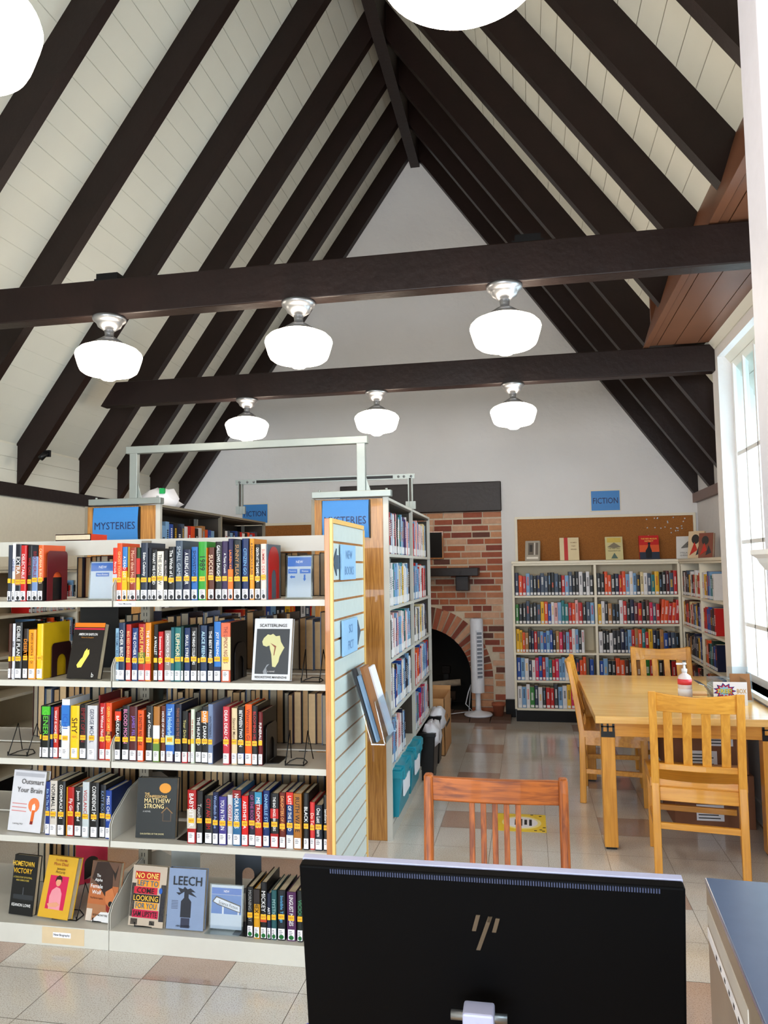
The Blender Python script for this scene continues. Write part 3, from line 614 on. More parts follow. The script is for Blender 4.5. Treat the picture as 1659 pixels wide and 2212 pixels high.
row(1, 360, 1140, 1.07, [
 (80, 138, 942, (48, 128, 128), 'EUPHORIA', (240, 220, 190)), (142, 166, 930, (24, 70, 66), None, wt, {'l': 'thin dark green book right of EUPHORIA on second near shelf'}), (172, 224, 945, (34, 64, 112), 'SKULL STREET', wt), (228, 288, 942, (44, 36, 36), 'THE THREAD COLLECTORS', wt), (294, 316, 920, (30, 30, 40), None, wt, {'l': 'thin charcoal book left of the slate blue one, second near shelf'}), (322, 382, 922, (44, 70, 104), 'ALICE FEENEY', (190, 220, 240)), (386, 438, 932, (22, 28, 48), 'THE BEST FRIEND', wt), (444, 508, 888, (60, 130, 196), 'JOY FIELDING', wt, {'band': [(0, .25, (30, 50, 90))]}), (514, 598, 898, (222, 206, 166), 'THE LIPNICK NIGHTS', (150, 60, 50), {'band': [(.76, 1, (214, 120, 86)), (0, .2, (200, 110, 80))], 'jacket': [(0, 1, (28, 22, 22))], 'd': .18})])
row(2, 0, 1480, .745, [
 (388, 404, 195, (30, 30, 36), None, wt, {'l': 'thin black book at left end of books, third near shelf'}), (406, 480, 190, (26, 34, 30), 'GENERA', (110, 200, 80), {'band': [(.82, .98, (90, 190, 60))]}), (484, 508, 205, (32, 62, 110), None, wt, {'l': 'thin royal blue book beside black green one, third near shelf'}), (510, 554, 208, (196, 60, 44), 'WHAT IS HOME MUM', wt), (558, 584, 214, (36, 30, 44), 'BYCATCH', wt), (588, 662, 133, (222, 226, 234), 'ICHI', (50, 110, 190), {'band': [(.55, .9, (60, 130, 200))]}), (666, 748, 196, (238, 200, 30), 'SHY', (90, 70, 20)), (752, 826, 184, (30, 26, 28), 'EMPTY OPTION', (150, 50, 60)), (830, 922, 192, (206, 206, 210), 'GEORGE MICHAEL', (90, 90, 110)), (926, 942, 100, (120, 30, 34), None, wt, {'l': 'thin dark red book beside white one, third near shelf', 'call': False, 'sticker': False}), (944, 996, 172, (190, 34, 38), 'Stars Without Number', wt), (1002, 1056, 168, (226, 96, 34), 'QUEEN OF DIRT ISLAND', (250, 210, 120), {'band': [(.38, .5, (130, 50, 40))]}),
 (1088, 1142, 228, (26, 24, 26), 'BAUDELAIRE', wt, {'band': [(.78, .96, (214, 80, 50))]}), (1152, 1218, 196, (24, 22, 30), 'BLOOD MOON', (220, 150, 190)), (1226, 1298, 202, (96, 28, 38), 'JAMES FELL', (150, 120, 200)), (1304, 1360, 237, (232, 104, 36), 'A SINISTER REVENGE', K), (1376, 1440, 197, (26, 28, 30), 'Age of Obsession', wt), (1452, 1510, 202, (176, 126, 62), None, wt, {'band': [(.42, .66, (226, 226, 226)), (0, .35, (120, 150, 80))], 'l': 'tan and white banded book on third near shelf'}), (1518, 1560, 197, (116, 62, 44), 'HOUSE OF HUNGER', wt), (1566, 1644, 180, (60, 120, 190), 'The Holderbrook', (190, 220, 240), {'band': [(.3, .46, (200, 214, 190)), (0, .14, (60, 40, 70))]})])
row(2, 360, 1480, .745, [
 (82, 142, 178, (26, 36, 66), 'THINGS WE DO IN THE DARK', (170, 120, 90)), (150, 202, 244, (26, 26, 26), 'Your Driver', (200, 190, 130), {'band': [(0, .2, (190, 30, 50))]}), (206, 226, 262, (96, 30, 34), None, wt, {'l': 'thin maroon book right of a black red one, third near shelf'}), (230, 264, 228, (214, 224, 208), 'THE BIG BEAUTY', (190, 60, 50)), (270, 326, 257, (28, 32, 40), 'THE HUNTED', wt), (330, 392, 203, (22, 22, 26), 'DAISY DARKER', wt, {'band': [(.72, .92, (220, 150, 60))]}), (396, 440, 180, (130, 146, 176), 'WINTERBERG', (30, 36, 50), {'jacket': [(.3, 1, (150, 164, 196)), (0, .3, (70, 84, 110))], 'd': .19}), (536, 596, 202, (196, 70, 84), 'DEAR DEAD CITY', wt), (612, 664, 218, (222, 204, 172), 'Stained Morn', (120, 90, 60)), (672, 732, 203, (24, 26, 30), 'BETWEEN TWO DEN', wt, {'band': [(.1, .2, (40, 90, 160))]}), (736, 800, 183, (232, 112, 32), 'Watercress Girls', (120, 40, 20)), (806, 858, 194, (28, 24, 26), 'BLOOMING HEAT', (200, 60, 60)), (864, 904, 254, (120, 26, 32), 'FUNERALS', wt, {'jacket': [(0, 1, (30, 22, 24))]})])
row(3, 0, 1480, .43, [
 (428, 470, 915, (34, 66, 140), 'Kin To The Wind', (170, 200, 230)), (474, 540, 902, (206, 200, 192), 'NORMAL LIFE', (60, 60, 66)), (546, 618, 908, (24, 24, 28), 'COMMONPLACE ATLAS', wt), (622, 634, 965, (220, 160, 40), None, wt, {'call': False, 'sticker': False, 'l': 'very thin amber book left of Fly Girl, fourth near shelf'}), (636, 694, 965, (182, 38, 34), 'Fly Girl', wt), (704, 776, 962, (26, 26, 28), 'Jason Remained', wt), (784, 846, 912, (196, 204, 206), 'VIGILANCE', (180, 40, 44)), (856, 938, 918, (24, 24, 26), 'CONFIDENCE MAN', wt), (942, 996, 942, (28, 32, 44), 'KATY ROUGE', (130, 150, 180)), (1002, 1056, 992, (40, 82, 160), 'MISS CHLOE', wt, {'jacket': [(0, 1, (34, 60, 110))]})])
row(3, 360, 1480, .43, [
 (200, 280, 988, (178, 34, 34), 'BABYSITTER', wt, {'band': [(.28, .64, (204, 196, 186))]}), (288, 342, 997, (44, 42, 44), 'Touch', (190, 190, 190)), (358, 434, 1042, (28, 26, 28), 'CITY ANTHEM', (190, 50, 50)), (438, 490, 1007, (30, 42, 84), 'Woodlands Avenue', (160, 180, 220)), (494, 566, 1052, (84, 76, 150), 'YOU IN THE SUN', wt), (572, 620, 1037, (204, 204, 208), 'COSTAL', (190, 50, 50)), (624, 700, 992, (60, 120, 160), 'NORA ROBERTS', wt, {'band': [(.86, 1, (150, 30, 34))]}), (706, 766, 1047, (210, 40, 40), 'AESTHETICA', wt), (770, 832, 1007, (30, 34, 62), 'OF THE ROOFTOP', (170, 90, 150)), (836, 900, 1007, (180, 44, 34), 'METROPOLIS', wt, {'band': [(.78, 1, (70, 150, 180))]}), (906, 966, 997, (28, 62, 120), 'DANIELLE STEEL', (160, 200, 230)), (980, 1054, 1022, (32, 30, 34), 'THE BAD ANGEL BROTHERS', wt, {'band': [(.54, .72, (190, 34, 34)), (0, .26, (180, 30, 30))]}), (1064, 1122, 1012, (120, 44, 24), 'DAUGHTERS OF NEW', (240, 180, 120)), (1128, 1192, 1012, (44, 78, 130), 'LAST OF THE LAND', wt, {'band': [(.78, 1, (210, 60, 44)), (0, .24, (222, 222, 222))]}), (1198, 1274, 1022, (178, 124, 52), 'RUTH WARE', K), (1292, 1342, 1017, (32, 32, 36), 'BLACK', wt), (1348, 1394, 1107, (214, 76, 76), 'Do Tell', (250, 220, 210)), (1400, 1470, 1130, (28, 44, 60), 'One Last Lantern', wt), (1478, 1524, 1037, (24, 28, 30), 'SandStars', wt)])
def row5(lst):
    for (x0, x1, yt, col, title, tc, lb, band) in lst:
        a = atY(300+x0/3.95, 1840+yt/3.95, 2.955); b = atY(300+x1/3.95, 1840+yt/3.95, 2.955)
        t = thing('hardcover_book', lb, 'book', ((a.x+b.x)/2, 2.955+random.uniform(-.004, .004), .0785), 0, G_NEAR)
        book_parts(t, b.x-a.x-.0008, a.z-.078, .16, col, title, tc, mark='g', band=band)
row5([(922, 972, 300, (44, 44, 46), 'MORNING PAST', (170, 170, 170), 'dark grey book right of black bookend on bottom near shelf', None), (984, 1034, 315, (214, 166, 40), 'HEX', K, 'black and yellow book on bottom near shelf', [(.7, 1, (60, 50, 50))]), (1040, 1092, 258, (26, 26, 32), 'MICKEY 7', wt, 'black book with small orange flare on bottom near shelf', [(.3, .4, (200, 90, 60))]), (1096, 1128, 350, (40, 50, 80), 'ART', wt, 'thin midnight blue book right of the orange-flared one on bottom near shelf', None), (1132, 1176, 325, (52, 104, 110), 'MYSTICS', (170, 200, 200), 'teal book on bottom near shelf', None), (1186, 1250, 325, (28, 36, 46), 'Invisible Things', (110, 180, 220), 'dark book titled Invisible Things on bottom near shelf', None), (1264, 1340, 340, (96, 50, 100), 'LINGUIST MAGES', wt, 'purple book on bottom near shelf beside the monitor edge', None), (1352, 1400, 330, (30, 40, 40), 'VICIOUS', (90, 160, 120), 'dark book next to purple one, half behind the monitor', None)])
# covers with lettering for two side-on books
q = MB(); pr = [o for o in COL.objects if o.get('label', '').startswith('bright yellow book titled The Insect')][0]
w_ = max(v.co.x for v in pr.children[0].data.vertices)
lettering(q, 'The Insect', K and cmat((110, 80, 20)), (w_+.0012, .10, .185), Y_, Z_, .10, .016); lettering(q, 'Crisis', cmat((110, 80, 20)), (w_+.0012, .10, .155), Y_, Z_, .09, .024); q.build('cover_lettering', pr)
pr = [o for o in COL.objects if o.get('label', '').startswith('orange book titled CALIFORNIA')][0]; w_ = max(v.co.x for v in pr.children[0].data.vertices)
q = MB(); lettering(q, 'CALIFORNIA', cmat((230, 160, 120)), (w_+.0014, .08, .085), Y_, Z_, .13, .026); lettering(q, 'BURNING', cmat((230, 160, 120)), (w_+.0014, .08, .055), Y_, Z_, .13, .026); q.build('cover_lettering', pr)

# back row: books on the far side of the near shelving, fore-edges towards us
G_BACK = 'books on the far side of the near shelving, page edges showing'
rb = random.Random(11)
def plain_book(name, w, h, d, col, pages, o=None):
    """spine on +y side when pages face -y"""
    q = MB(); m = cmat(col); tk = .0022
    q.prism([(-w/2, 0), (-w/2+tk, 0), (-w/2+tk, d-.003), (w/2-tk, d-.003), (w/2-tk, 0), (w/2, 0), (w/2, d), (-w/2, d)], 2, 0, h, m)
    q.box(-w/2+tk, w/2-tk, .006, d-.004, .003, h-.004, pages)
    return q.build(name, fix=True)
PGS = [M_paged, mat('pale_tan_pages', (196, 164, 122), .85, var=.12, scale=50), mat('grey_pages', (150, 138, 118), .85, var=.12, scale=50)]
BC = [(26, 26, 30), (26, 26, 30), (60, 50, 44), (40, 56, 84), (90, 30, 34), (30, 60, 60), (120, 140, 170)]
for ri, z in enumerate(LEV+[.078]):
    spans = {0: [(-2.12, -1.74), (-1.66, -.80)], 1: [(-1.90, -1.74), (-1.66, -.80)], 2: [(-2.35, -1.74), (-1.66, -.80)], 3: [(-2.35, -1.74), (-1.60, -.80)], 4: [(-2.30, -2.08)]}[ri]
    for si, (xa, xb) in enumerate(spans):
        x = xa; k = 0
        while x < xb-.03:
            w = rb.uniform(.022, .040)
            if ri == 0 and (k % 4 == 3): pass
            h = rb.uniform(.185, .20) if ri == 0 else rb.uniform(.215, .262); d = rb.uniform(.14, .165); k += 1; c = rb.choice(BC)
            o = plain_book('hardcover_book', w-.001, h, d, c, rb.choice(PGS)); o.location = (x+w/2, 3.475-d, z+.0005)
            tag(o, '%s edged book turned away, %s back shelf, %s from left in %s bay' % (cname(c), ROWN[ri], ORD(k) if 0 else '%d%s' % (k, {1: 'st', 2: 'nd', 3: 'rd'}.get(k if k < 20 else k % 10, 'th')), ('left', 'right')[si]), 'book', G_BACK)
            x += w

# face-out books
def face_out(label, cx, cz0, w, h, th, col, y, tilt=.22, rz=0, deco=None, group=None, name='hardcover_book'):
    t = thing(name, label, 'book', (cx, y, cz0), rz, group or 'books displayed face out on the near shelving', rx=-tilt)
    q = MB(); q.box(-w/2, w/2, 0, .002, 0, h, cmat(col)); q.box(-w/2, w/2, th-.002, th, 0, h, cmat(col)); q.box(-w/2-.0015, -w/2, 0, th, 0, h, cmat(col)); q.build('cover', t)
    q = MB(); q.box(-w/2+.001, w/2-.004, .0022, th-.0022, .003, h-.003, M_page); q.build('pages', t)
    if deco:
        q = MB(); p = MB()
        def R(x0, x1, z0, z1, c, k=1): p.box(-w/2+x0*w, -w/2+x1*w, -.0006*k, .001, z0*h, z1*h, cmat(c))
        def Tx(s, x, z, ww, hh, c): lettering(q, s, cmat(c), (-w/2+x*w, -.0036, z*h), X_, Z_, ww*w, hh*h)
        def Pg(pts, c, k=2): p.prism([(-w/2+a*w, b*h) for a, b in pts], 1, -.0006*k, .0005, cmat(c))
        deco(R, Tx, Pg)
        if p.v: p.build('cover_picture', t, fix=True)
        if q.v: q.build('cover_lettering', t)
    return t
def ell(cx, cz, rx, rz, n=14, a0=0, a1=2*PI): return [(cx+rx*math.cos(a0+(a1-a0)*k/n), cz+rz*math.sin(a0+(a1-a0)*k/n)) for k in range(n)]
def fo(x0, x1, yt, yb, Y, ox, oy, s, **k):  # px box in a crop -> size
    a = atY(ox+x0/s, oy+yt/s, Y); b = atY(ox+x1/s, oy+yb/s, Y); return (a.x+b.x)/2, b.x-a.x, a.z-b.z
def d_babylon(R, T, P):
    R(0, 1, .92, 1, (226, 140, 40)); R(0, 1, .875, .905, (200, 50, 80)); T('AMERICAN BABYLON', .5, .79, .62, .045, wt); T('Notes of a Daughter', .5, .73, .45, .03, (190, 140, 60))
    P([(.30, .28), (.26, .24), (.30, .19), (.42, .2), (.5, .3), (.62, .44), (.60, .52), (.55, .50), (.53, .54), (.46, .48), (.42, .38), (.36, .34)], (244, 224, 120)); T('b', .84, .07, .08, .08, (220, 220, 220))
def d_scatter(R, T, P):
    R(.06, .94, .10, .83, (70, 74, 80)); T('SCATTERLINGS', .5, .885, .84, .05, K)
    P([(.22, .62), (.26, .68), (.36, .74), (.44, .73), (.5, .75), (.58, .71), (.68, .72), (.72, .62), (.80, .54), (.82, .53), (.76, .46), (.70, .38), (.68, .30), (.60, .21), (.52, .22), (.50, .32), (.48, .42), (.44, .50), (.42, .56), (.34, .54), (.25, .56)], (206, 204, 160))
    P([(.44, .60), (.60, .55), (.56, .40), (.54, .40), (.56, .53)], (150, 90, 70), 3); P([(.30, .10), (.40, .10), (.36, .2), (.44, .26), (.38, .25), (.28, .14)], (150, 154, 160)); T('a novel', .5, .145, .22, .03, (200, 200, 200)); T('RESOKETSWE MANENZHE', .5, .05, .84, .035, K)
def d_brain(R, T, P):
    R(.05, .95, .90, .96, (190, 190, 196)); T('Outsmart', .62, .82, .72, .085, (110, 108, 112)); T('Your Brain', .55, .68, .86, .085, (110, 108, 112))
    for k in range(3): R(.05, .5, .44-k*.06, .455-k*.06, (210, 150, 150))
    P(ell(.72, .44, .17, .12), (226, 140, 90)); P([(.68, .44), (.74, .47), (.78, .42), (.74, .18), (.66, .18)], (226, 226, 226), 3); P([(.69, .36), (.77, .36), (.74, .14), (.66, .14)], (220, 120, 50), 4); P([(.67, .18), (.745, .18), (.735, .13), (.66, .13)], (140, 40, 40), 5); T('Learning, PhD', .3, .12, .4, .035, (110, 110, 110))
def d_conf(R, T, P):
    P(ell(.70, .83, .15, .085), (220, 160, 60)); T('THE', .25, .735, .14, .035, (230, 200, 140)); T('CONFESSIONS', .48, .69, .6, .045, (230, 200, 140)); T('MATTHEW', .52, .62, .66, .075, (240, 220, 170)); T('STRONG', .44, .53, .5, .075, (240, 220, 170)); T('A NOVEL', .26, .44, .22, .025, (200, 200, 200))
    P([(.62, .42), (.76, .52), (.92, .42), (.90, .41), (.76, .495), (.64, .41)], (150, 120, 80)); R(.66, .68, .28, .42, (110, 90, 70)); R(.86, .88, .28, .42, (110, 90, 70)); R(.66, .88, .28, .29, (110, 90, 70)); T('DAUGHTERS OF THE SHORE', .42, .07, .6, .025, (220, 210, 170))
def d_home(R, T, P):
    T('HOMETOWN', .42, .86, .92, .085, (236, 200, 80)); T('VICTORY', .42, .74, .8, .085, (230, 190, 60)); T('A COACH STORY OF FOOTBALL', .45, .63, .8, .03, (200, 180, 90)); T('AND COMING HOME', .45, .58, .55, .03, (200, 180, 90))
    R(.1, .95, .26, .34, (60, 64, 70)); R(.48, .52, .34, .46, (90, 94, 100)); T('KEANON LOWE', .5, .17, .8, .05, wt)
def d_glad(R, T, P):
    T("I'm Glad My", .47, .93, .62, .05, (176, 84, 50)); T('Mom Died', .47, .87, .5, .05, (176, 84, 50)); T('Jennette', .5, .79, .46, .05, (60, 30, 30)); T('McCurdy', .5, .735, .46, .05, (60, 30, 30))
    R(.18, .80, .14, .68, (206, 40, 100)); P([(.30, .14), (.27, .34), (.32, .44), (.45, .50), (.58, .48), (.66, .40), (.68, .14)], (226, 160, 170), 3); P(ell(.49, .58, .085, .07), (222, 168, 140), 3); P([(.38, .58), (.40, .66), (.49, .69), (.58, .66), (.60, .58), (.56, .62), (.44, .62)], (70, 34, 26), 4); P([(.24, .22), (.55, .26), (.66, .22), (.55, .18), (.30, .17)], (222, 168, 140), 4)
def d_wolf(R, T, P):
    R(0, 1, .60, 1, (120, 92, 76)); R(0, 1, .28, .60, (186, 120, 76)); R(.0, .2, 0, .2, (210, 200, 190)); P([(.05, .70), (.15, .98), (.55, 1), (.75, .86), (.80, .55), (.72, .36), (.55, .44), (.30, .60)], (64, 44, 36)); P([(.72, .88), (.86, .70), (.92, .95), (.84, .82)], (44, 32, 28), 3); P([(.58, .50), (.80, .58), (.95, .40), (.92, .28), (.72, .24), (.60, .36)], (196, 130, 84), 3); P(ell(.80, .31, .07, .045), K, 5); P([(.66, .30), (.80, .24), (.76, .16), (.68, .20)], (150, 50, 40), 5); P([(.2, .0), (1, 0), (1, .18), (.5, .16)], (224, 224, 226), 2)
    T('The', .28, .76, .14, .05, wt); T('Alpha', .3, .68, .42, .065, wt); T('Female', .26, .58, .48, .065, wt); T('Wolf', .28, .48, .34, .065, wt); T('RICK MCINTYRE', .5, .11, .5, .03, K); T('The Fierce Legacy', .3, .38, .45, .04, (90, 40, 20))
def d_noone(R, T, P):
    R(0, 1, 0, 1, (196, 184, 170)); R(.0, .12, .15, .7, (50, 50, 56)); R(.86, 1, .1, .7, (60, 60, 70)); R(.05, .25, .02, .12, (40, 40, 44)); R(.6, .75, .03, .10, (60, 56, 56))
    for (x0, x1, z0, z1, c, s, tcol) in [(.08, .80, .77, .90, (190, 50, 36), 'NO ONE', (250, 220, 130)), (.14, .80, .65, .765, (230, 160, 50), 'LEFT TO', (36, 120, 150)), (.08, .76, .53, .645, (200, 34, 70), 'COME', K), (.06, .84, .40, .525, (40, 34, 34), 'LOOKING', (240, 200, 90)), (.14, .80, .28, .395, (232, 170, 50), 'FOR YOU', (36, 120, 150)), (.08, .84, .14, .27, (200, 36, 90), 'SAM LIPSYTE', K)]:
        R(x0, x1, z0, z1, c, 2); T(s, (x0+x1)/2, (z0+z1)/2, (x1-x0)*.92, .09, tcol)
    P(ell(.86, .60, .05, .05), (50, 110, 190), 4)
def d_leech(R, T, P):
    T('LEECH', .52, .80, .78, .15, (24, 26, 34)); P([(.36, .20), (.36, .46), (.44, .52), (.44, .62), (.56, .62), (.56, .52), (.64, .46), (.64, .20)], (34, 38, 56)); R(.38, .62, .03, .19, (60, 64, 90)); P([(.44, .62), (.30, .56), (.22, .60), (.34, .60), (.26, .68), (.40, .66), (.44, .70), (.52, .66), (.60, .68), (.74, .62), (.62, .62), (.78, .54), (.58, .58)], (40, 44, 60), 3)
    for k in range(6): R(.10, .28, .46-k*.025, .468-k*.025, (90, 96, 116))
    T('HIRON ENNES', .46, .06, .80, .03, (40, 44, 60))
FOB = []
c = fo(650, 975, 955, 1425, 2.96, 0, 1140, 4.366); face_out('black book with glowing flame on cover, face out on second near shelf', c[0]-.012, 1.075, c[1]*.94, .235, .030, (36, 28, 26), 2.95, .22, rz=-.12, deco=d_babylon)
c = fo(795, 1160, 880, 1430, 2.95, 360, 1140, 4.366); face_out('white book titled SCATTERLINGS with map cover, face out on second near shelf', c[0], 1.078, c[1], .247, .024, (214, 216, 220), 2.955, .16, rz=-.05, deco=d_scatter)
c = fo(60, 385, 855, 1390, 2.95, 0, 1480, 4.366); face_out('white book titled Outsmart Your Brain, face out on fourth near shelf', c[0], .435, c[1], .245, .026, (214, 214, 220), 2.955, .14, rz=-.12, deco=d_brain)
c = fo(1295, 1650, 965, 1480, 2.97, 0, 1480, 4.366); face_out('black novel with gold disc and title, face out on fourth near shelf', c[0], .435, c[1], .235, .030, (36, 44, 46), 2.965, .10, rz=.06, deco=d_conf)
c = fo(60, 290, 250, 770, 2.95, 0, 1800, 4.366); face_out('black book with yellow title, leftmost on bottom near shelf', c[0]-.01, .083, c[1], .235, .024, (22, 24, 28), 2.98, .14, rz=-.1, deco=d_home)
c = fo(350, 655, 235, 820, 2.97, 0, 1800, 4.366); face_out('yellow memoir with pink portrait panel, face out on bottom near shelf', c[0]+.005, .09, .15, .235, .032, (214, 176, 60), 2.96, .28, rz=-.12, deco=d_glad)
c = fo(840, 1130, 285, 840, 2.99, 0, 1800, 4.366); face_out('brown book with wolf cover, face out on bottom near shelf', c[0]-.012, .083, .138, .228, .026, (176, 130, 96), 2.975, .22, rz=-.10, deco=d_wolf)
c = fo(1200, 1540, 350, 900, 2.97, 0, 1800, 4.366); face_out('colourful book titled NO ONE LEFT TO COME LOOKING FOR YOU, bottom near shelf', c[0]+.004, .083, c[1]*.96, .228, .022, (200, 190, 176), 2.965, .18, rz=-.05, deco=d_noone)
c = fo(230, 545, 185, 685, 2.97, 300, 1840, 3.95); face_out('slate blue book titled LEECH, face out on bottom near shelf', c[0]+.004, .083, c[1]*.98, .228, .026, (146, 162, 190), 2.965, .14, rz=0.0, deco=d_leech)
# wire easels
def easel(label, x, y, z, s=1.0, w=.075, g='wire book easels'):
    t = thing('wire_easel', label, 'book easel', (x, y, z), 0, g); q = MB(); r = .0022; h = .13*s; 
    q.tube([(-w/2, -.035, .006), (-w/2, -.035, .0024), (-w/2, .02, .0024)], r, M_black); q.tube([(w/2, -.035, .006), (w/2, -.035, .0024), (w/2, .02, .0024)], r, M_black)
    q.tube([(-w/2, -.035, .018), (-w/2, -.035, .004), (w/2, -.035, .004), (w/2, -.035, .018)], r, M_black); q.build('front_rest', t)
    q = MB()
    for sg in (-1, 1): q.tube([(sg*w/2, -.033, .003), (sg*w/2, .03, h*1.0), (sg*w*.62, .075, .003)], r, M_black)
    q.build('side_leg', t)
    q = MB(); q.tube([(-w/2, .02, .004), (-w*.2, .045, .010), (w*.2, .045, .010), (w/2, .02, .004)], r, M_black); q.build('back_rail', t); return t
p_ = atY(640/1, 1650, 2.98); easel('empty black wire easel at right of third near shelf', atY(642, 1650, 2.99).x, 2.985, .7465, .95)
easel('empty black wire easel at right of second near shelf', atY(676, 1470, 2.99).x, 2.985, 1.0715, .95)
easel('empty black wire easel at far left of third near shelf', atY(50, 1640, 2.99).x, 2.985, .7465, .95, w=.09)
easel('black wire easel behind the yellow memoir on bottom near shelf', atY(138, 1985, 3.0).x+.02, 3.005, .0795, 1.0, w=.11)
easel('black wire easel behind the wolf book on bottom near shelf', atY(225, 1990, 3.0).x, 3.01, .0795, .9)
easel("black wire easel behind the many-coloured title book, bottom near shelf", atY(318, 2000, 3.0).x, 3.0, .0795, .9)
# bookends: plates standing in the YZ plane with an arched window
def bookend(label, x, y0, z, w, h, col, arch=True, foot=.10, rz=0, r=.02, side=1, metal=.2):
    t = thing('bookend', label, 'bookend', (x, y0, z), rz, 'metal bookends on the near shelving'); m = mat('bookend_'+cname(col).replace(' ', '_'), col, .35)
    def arc(cy, cz, rr, a0, a1, n=6): return [(cy+rr*math.cos(a0+(a1-a0)*k/n), cz+rr*math.sin(a0+(a1-a0)*k/n)) for k in range(n+1)]
    aw = w*.23
    poly = [(0, 0), (0, h-r)]+list(reversed(arc(r, h-r, r, PI/2, PI)))[0:]+list(reversed(arc(w-r, h-r, r, 0, PI/2)))+[(w, 0)]
    if arch: poly += [(w/2+aw, 0)]+arc(w/2, h*.42, aw, 0, PI, 8)+[(w/2-aw, 0)]
    q = MB(); q.prism(poly, 0, 0, .0016, m); q.build('plate', t, fix=True)
    q = MB(); q.prism([(0, 0), (side*foot, .01), (side*foot, w-.01), (0, w)], 2, 0, .0014, m); q.build('foot', t, fix=True); return t
def bx_(px, py, Y): return atY(px, py, Y).x
bookend('maroon bookend with arched cut-out on top near shelf', bx_(97, 1290, 2.95)+.003, 2.958, 1.4012, .145, .215, (96, 14, 30), side=-1)
bookend('tall red bookend with rounded top on top near shelf', bx_(577, 1290, 2.95)+.006, 2.95, 1.4012, .13, .215, (196, 20, 34), side=-1, r=.06)
bookend('dark maroon bookend beside yellow book on second near shelf', bx_(92.5, 1470, 2.95)+.006, 3.0, 1.0712, .14, .145, (44, 12, 18), side=-1)
bookend('black bookend at right end of books on second near shelf', bx_(497, 1470, 2.95)+.006, 2.985, 1.0712, .13, .15, (18, 16, 18), side=-1, r=.05)
bookend('black bookend at right end of books on third near shelf', bx_(567, 1650, 2.95)+.008, 2.97, .7462, .13, .15, (18, 18, 20), side=1, foot=.05)
bookend('black bookend at left end of books on fourth near shelf', bx_(404, 1830, 2.95)-.004, 2.96, .4312, .13, .12, (18, 18, 20), side=-1, foot=.05, arch=False)
bookend('black bookend at left end of books on bottom near shelf', bx_(533, 2040, 2.95)-.006, 2.955, .0792, .13, .19, (18, 18, 20), side=-1, foot=.06, arch=False)
t = bookend('pink bookend with arched cut-out on far side of bottom near shelf', -2.095, 3.30, .0792, .14, .21, (236, 66, 96), rz=-.9, side=-1, foot=.05)
t = bookend('slate bookend with arched cut-out on far side of bottom near shelf', -1.33, 3.34, .0792, .12, .20, (60, 66, 74), rz=-1.5, side=-1, foot=.05)
t = bookend('white bookend plate behind the middle upright, bottom near shelf', -1.62, 3.30, .0792, .14, .21, (214, 222, 222), rz=-.7, side=-1, foot=.05, arch=False)
# acrylic sign holders
def holder(label, x0, x1, z0, z1, y, deco, rz=0):
    xc = (x0+x1)/2; w = x1-x0; h = z1-z0; t = thing('acrylic_sign_holder', label, 'sign', (xc, y, z0), rz, rx=-.08)
    q = MB(); q.box(-w/2, w/2, -.002, 0, 0, h, M_acr); q.box(-w/2, w/2, .0025, .0045, 0, h, M_acr); q.box(-w/2, w/2, -.045, -.002, 0, .002, M_acr); q.build('holder', t)
    q = MB(); q.box(-w/2+.006, w/2-.006, .0003, .0022, .006, h-.004, M_paper); q.build('paper', t)
    q = MB(); deco(q, w, h); q.build('sign_print', t)
BL = mat('print_blue', (40, 104, 190), .5); 
def sgn_nf(q, w, h):
    q.box(-w*.44, w*.44, -.0006, .0003, h*.74, h*.95, BL); lettering(q, 'NEW', M_white, (0, -.0008, h*.845), X_, Z_, w*.3, h*.07); q.box(-w*.25, w*.25, -.0006, .0003, h*.60, h*.70, BL); lettering(q, 'Non-Fiction', M_white, (0, -.0008, h*.65), X_, Z_, w*.44, h*.045)
def sgn_ar(q, w, h):
    q.box(-w*.44, w*.44, -.0006, .0003, h*.74, h*.95, BL); lettering(q, 'NEW', M_white, (0, -.0008, h*.845), X_, Z_, w*.26, h*.06)
    q.box(-w*.42, -w*.08, -.0006, .0003, h*.58, h*.68, BL); q.box(.02*w, w*.42, -.0006, .0003, h*.58, h*.68, BL); lettering(q, 'Mysteries', M_white, (-w*.25, -.0008, h*.63), X_, Z_, w*.3, h*.04); lettering(q, 'Fiction', M_white, (w*.22, -.0008, h*.63), X_, Z_, w*.24, h*.04)
    q.prism([(-w*.36, h*.5), (-w*.28, h*.54), (-w*.28, h*.52), (-w*.16, h*.52), (-w*.16, h*.48), (-w*.28, h*.48), (-w*.28, h*.46)], 1, -.0006, .0003, BL); q.prism([(w*.20, h*.40), (w*.26, h*.46), (w*.23, h*.46), (w*.23, h*.55), (w*.17, h*.55), (w*.17, h*.46), (w*.14, h*.46)], 1, -.0006, .0003, BL)
def sgn_sf(q, w, h):
    q.box(-w*.44, w*.44, -.0006, .0003, h*.78, h*.92, BL); lettering(q, 'NEW', M_white, (0, -.0008, h*.85), X_, Z_, w*.16, h*.05); q.box(-w*.44, w*.44, -.0006, .0003, h*.36, h*.77, mat('print_sky', (70, 120, 190), .5)); q.box(-w*.12, -w*.07, -.0008, .0003, h*.36, h*.55, M_paper); q.box(w*.34, w*.38, -.0008, .0003, h*.36, h*.42, M_paper)
    q.prism([(-w*.42, h*.62), (-w*.30, h*.74), (w*.42, h*.56), (w*.42, h*.40), (-w*.25, h*.55)], 1, -.001, .0003, M_ink); q.prism([(-w*.38, h*.62), (-w*.29, h*.71), (w*.40, h*.54), (w*.40, h*.42), (-w*.24, h*.57)], 1, -.0012, .0003, M_paper)
    lettering(q, 'Science Fiction', M_ink, (w*.06, -.0015, h*.56), (1, 0, -.24), (.24, 0, 1), w*.58, h*.075)
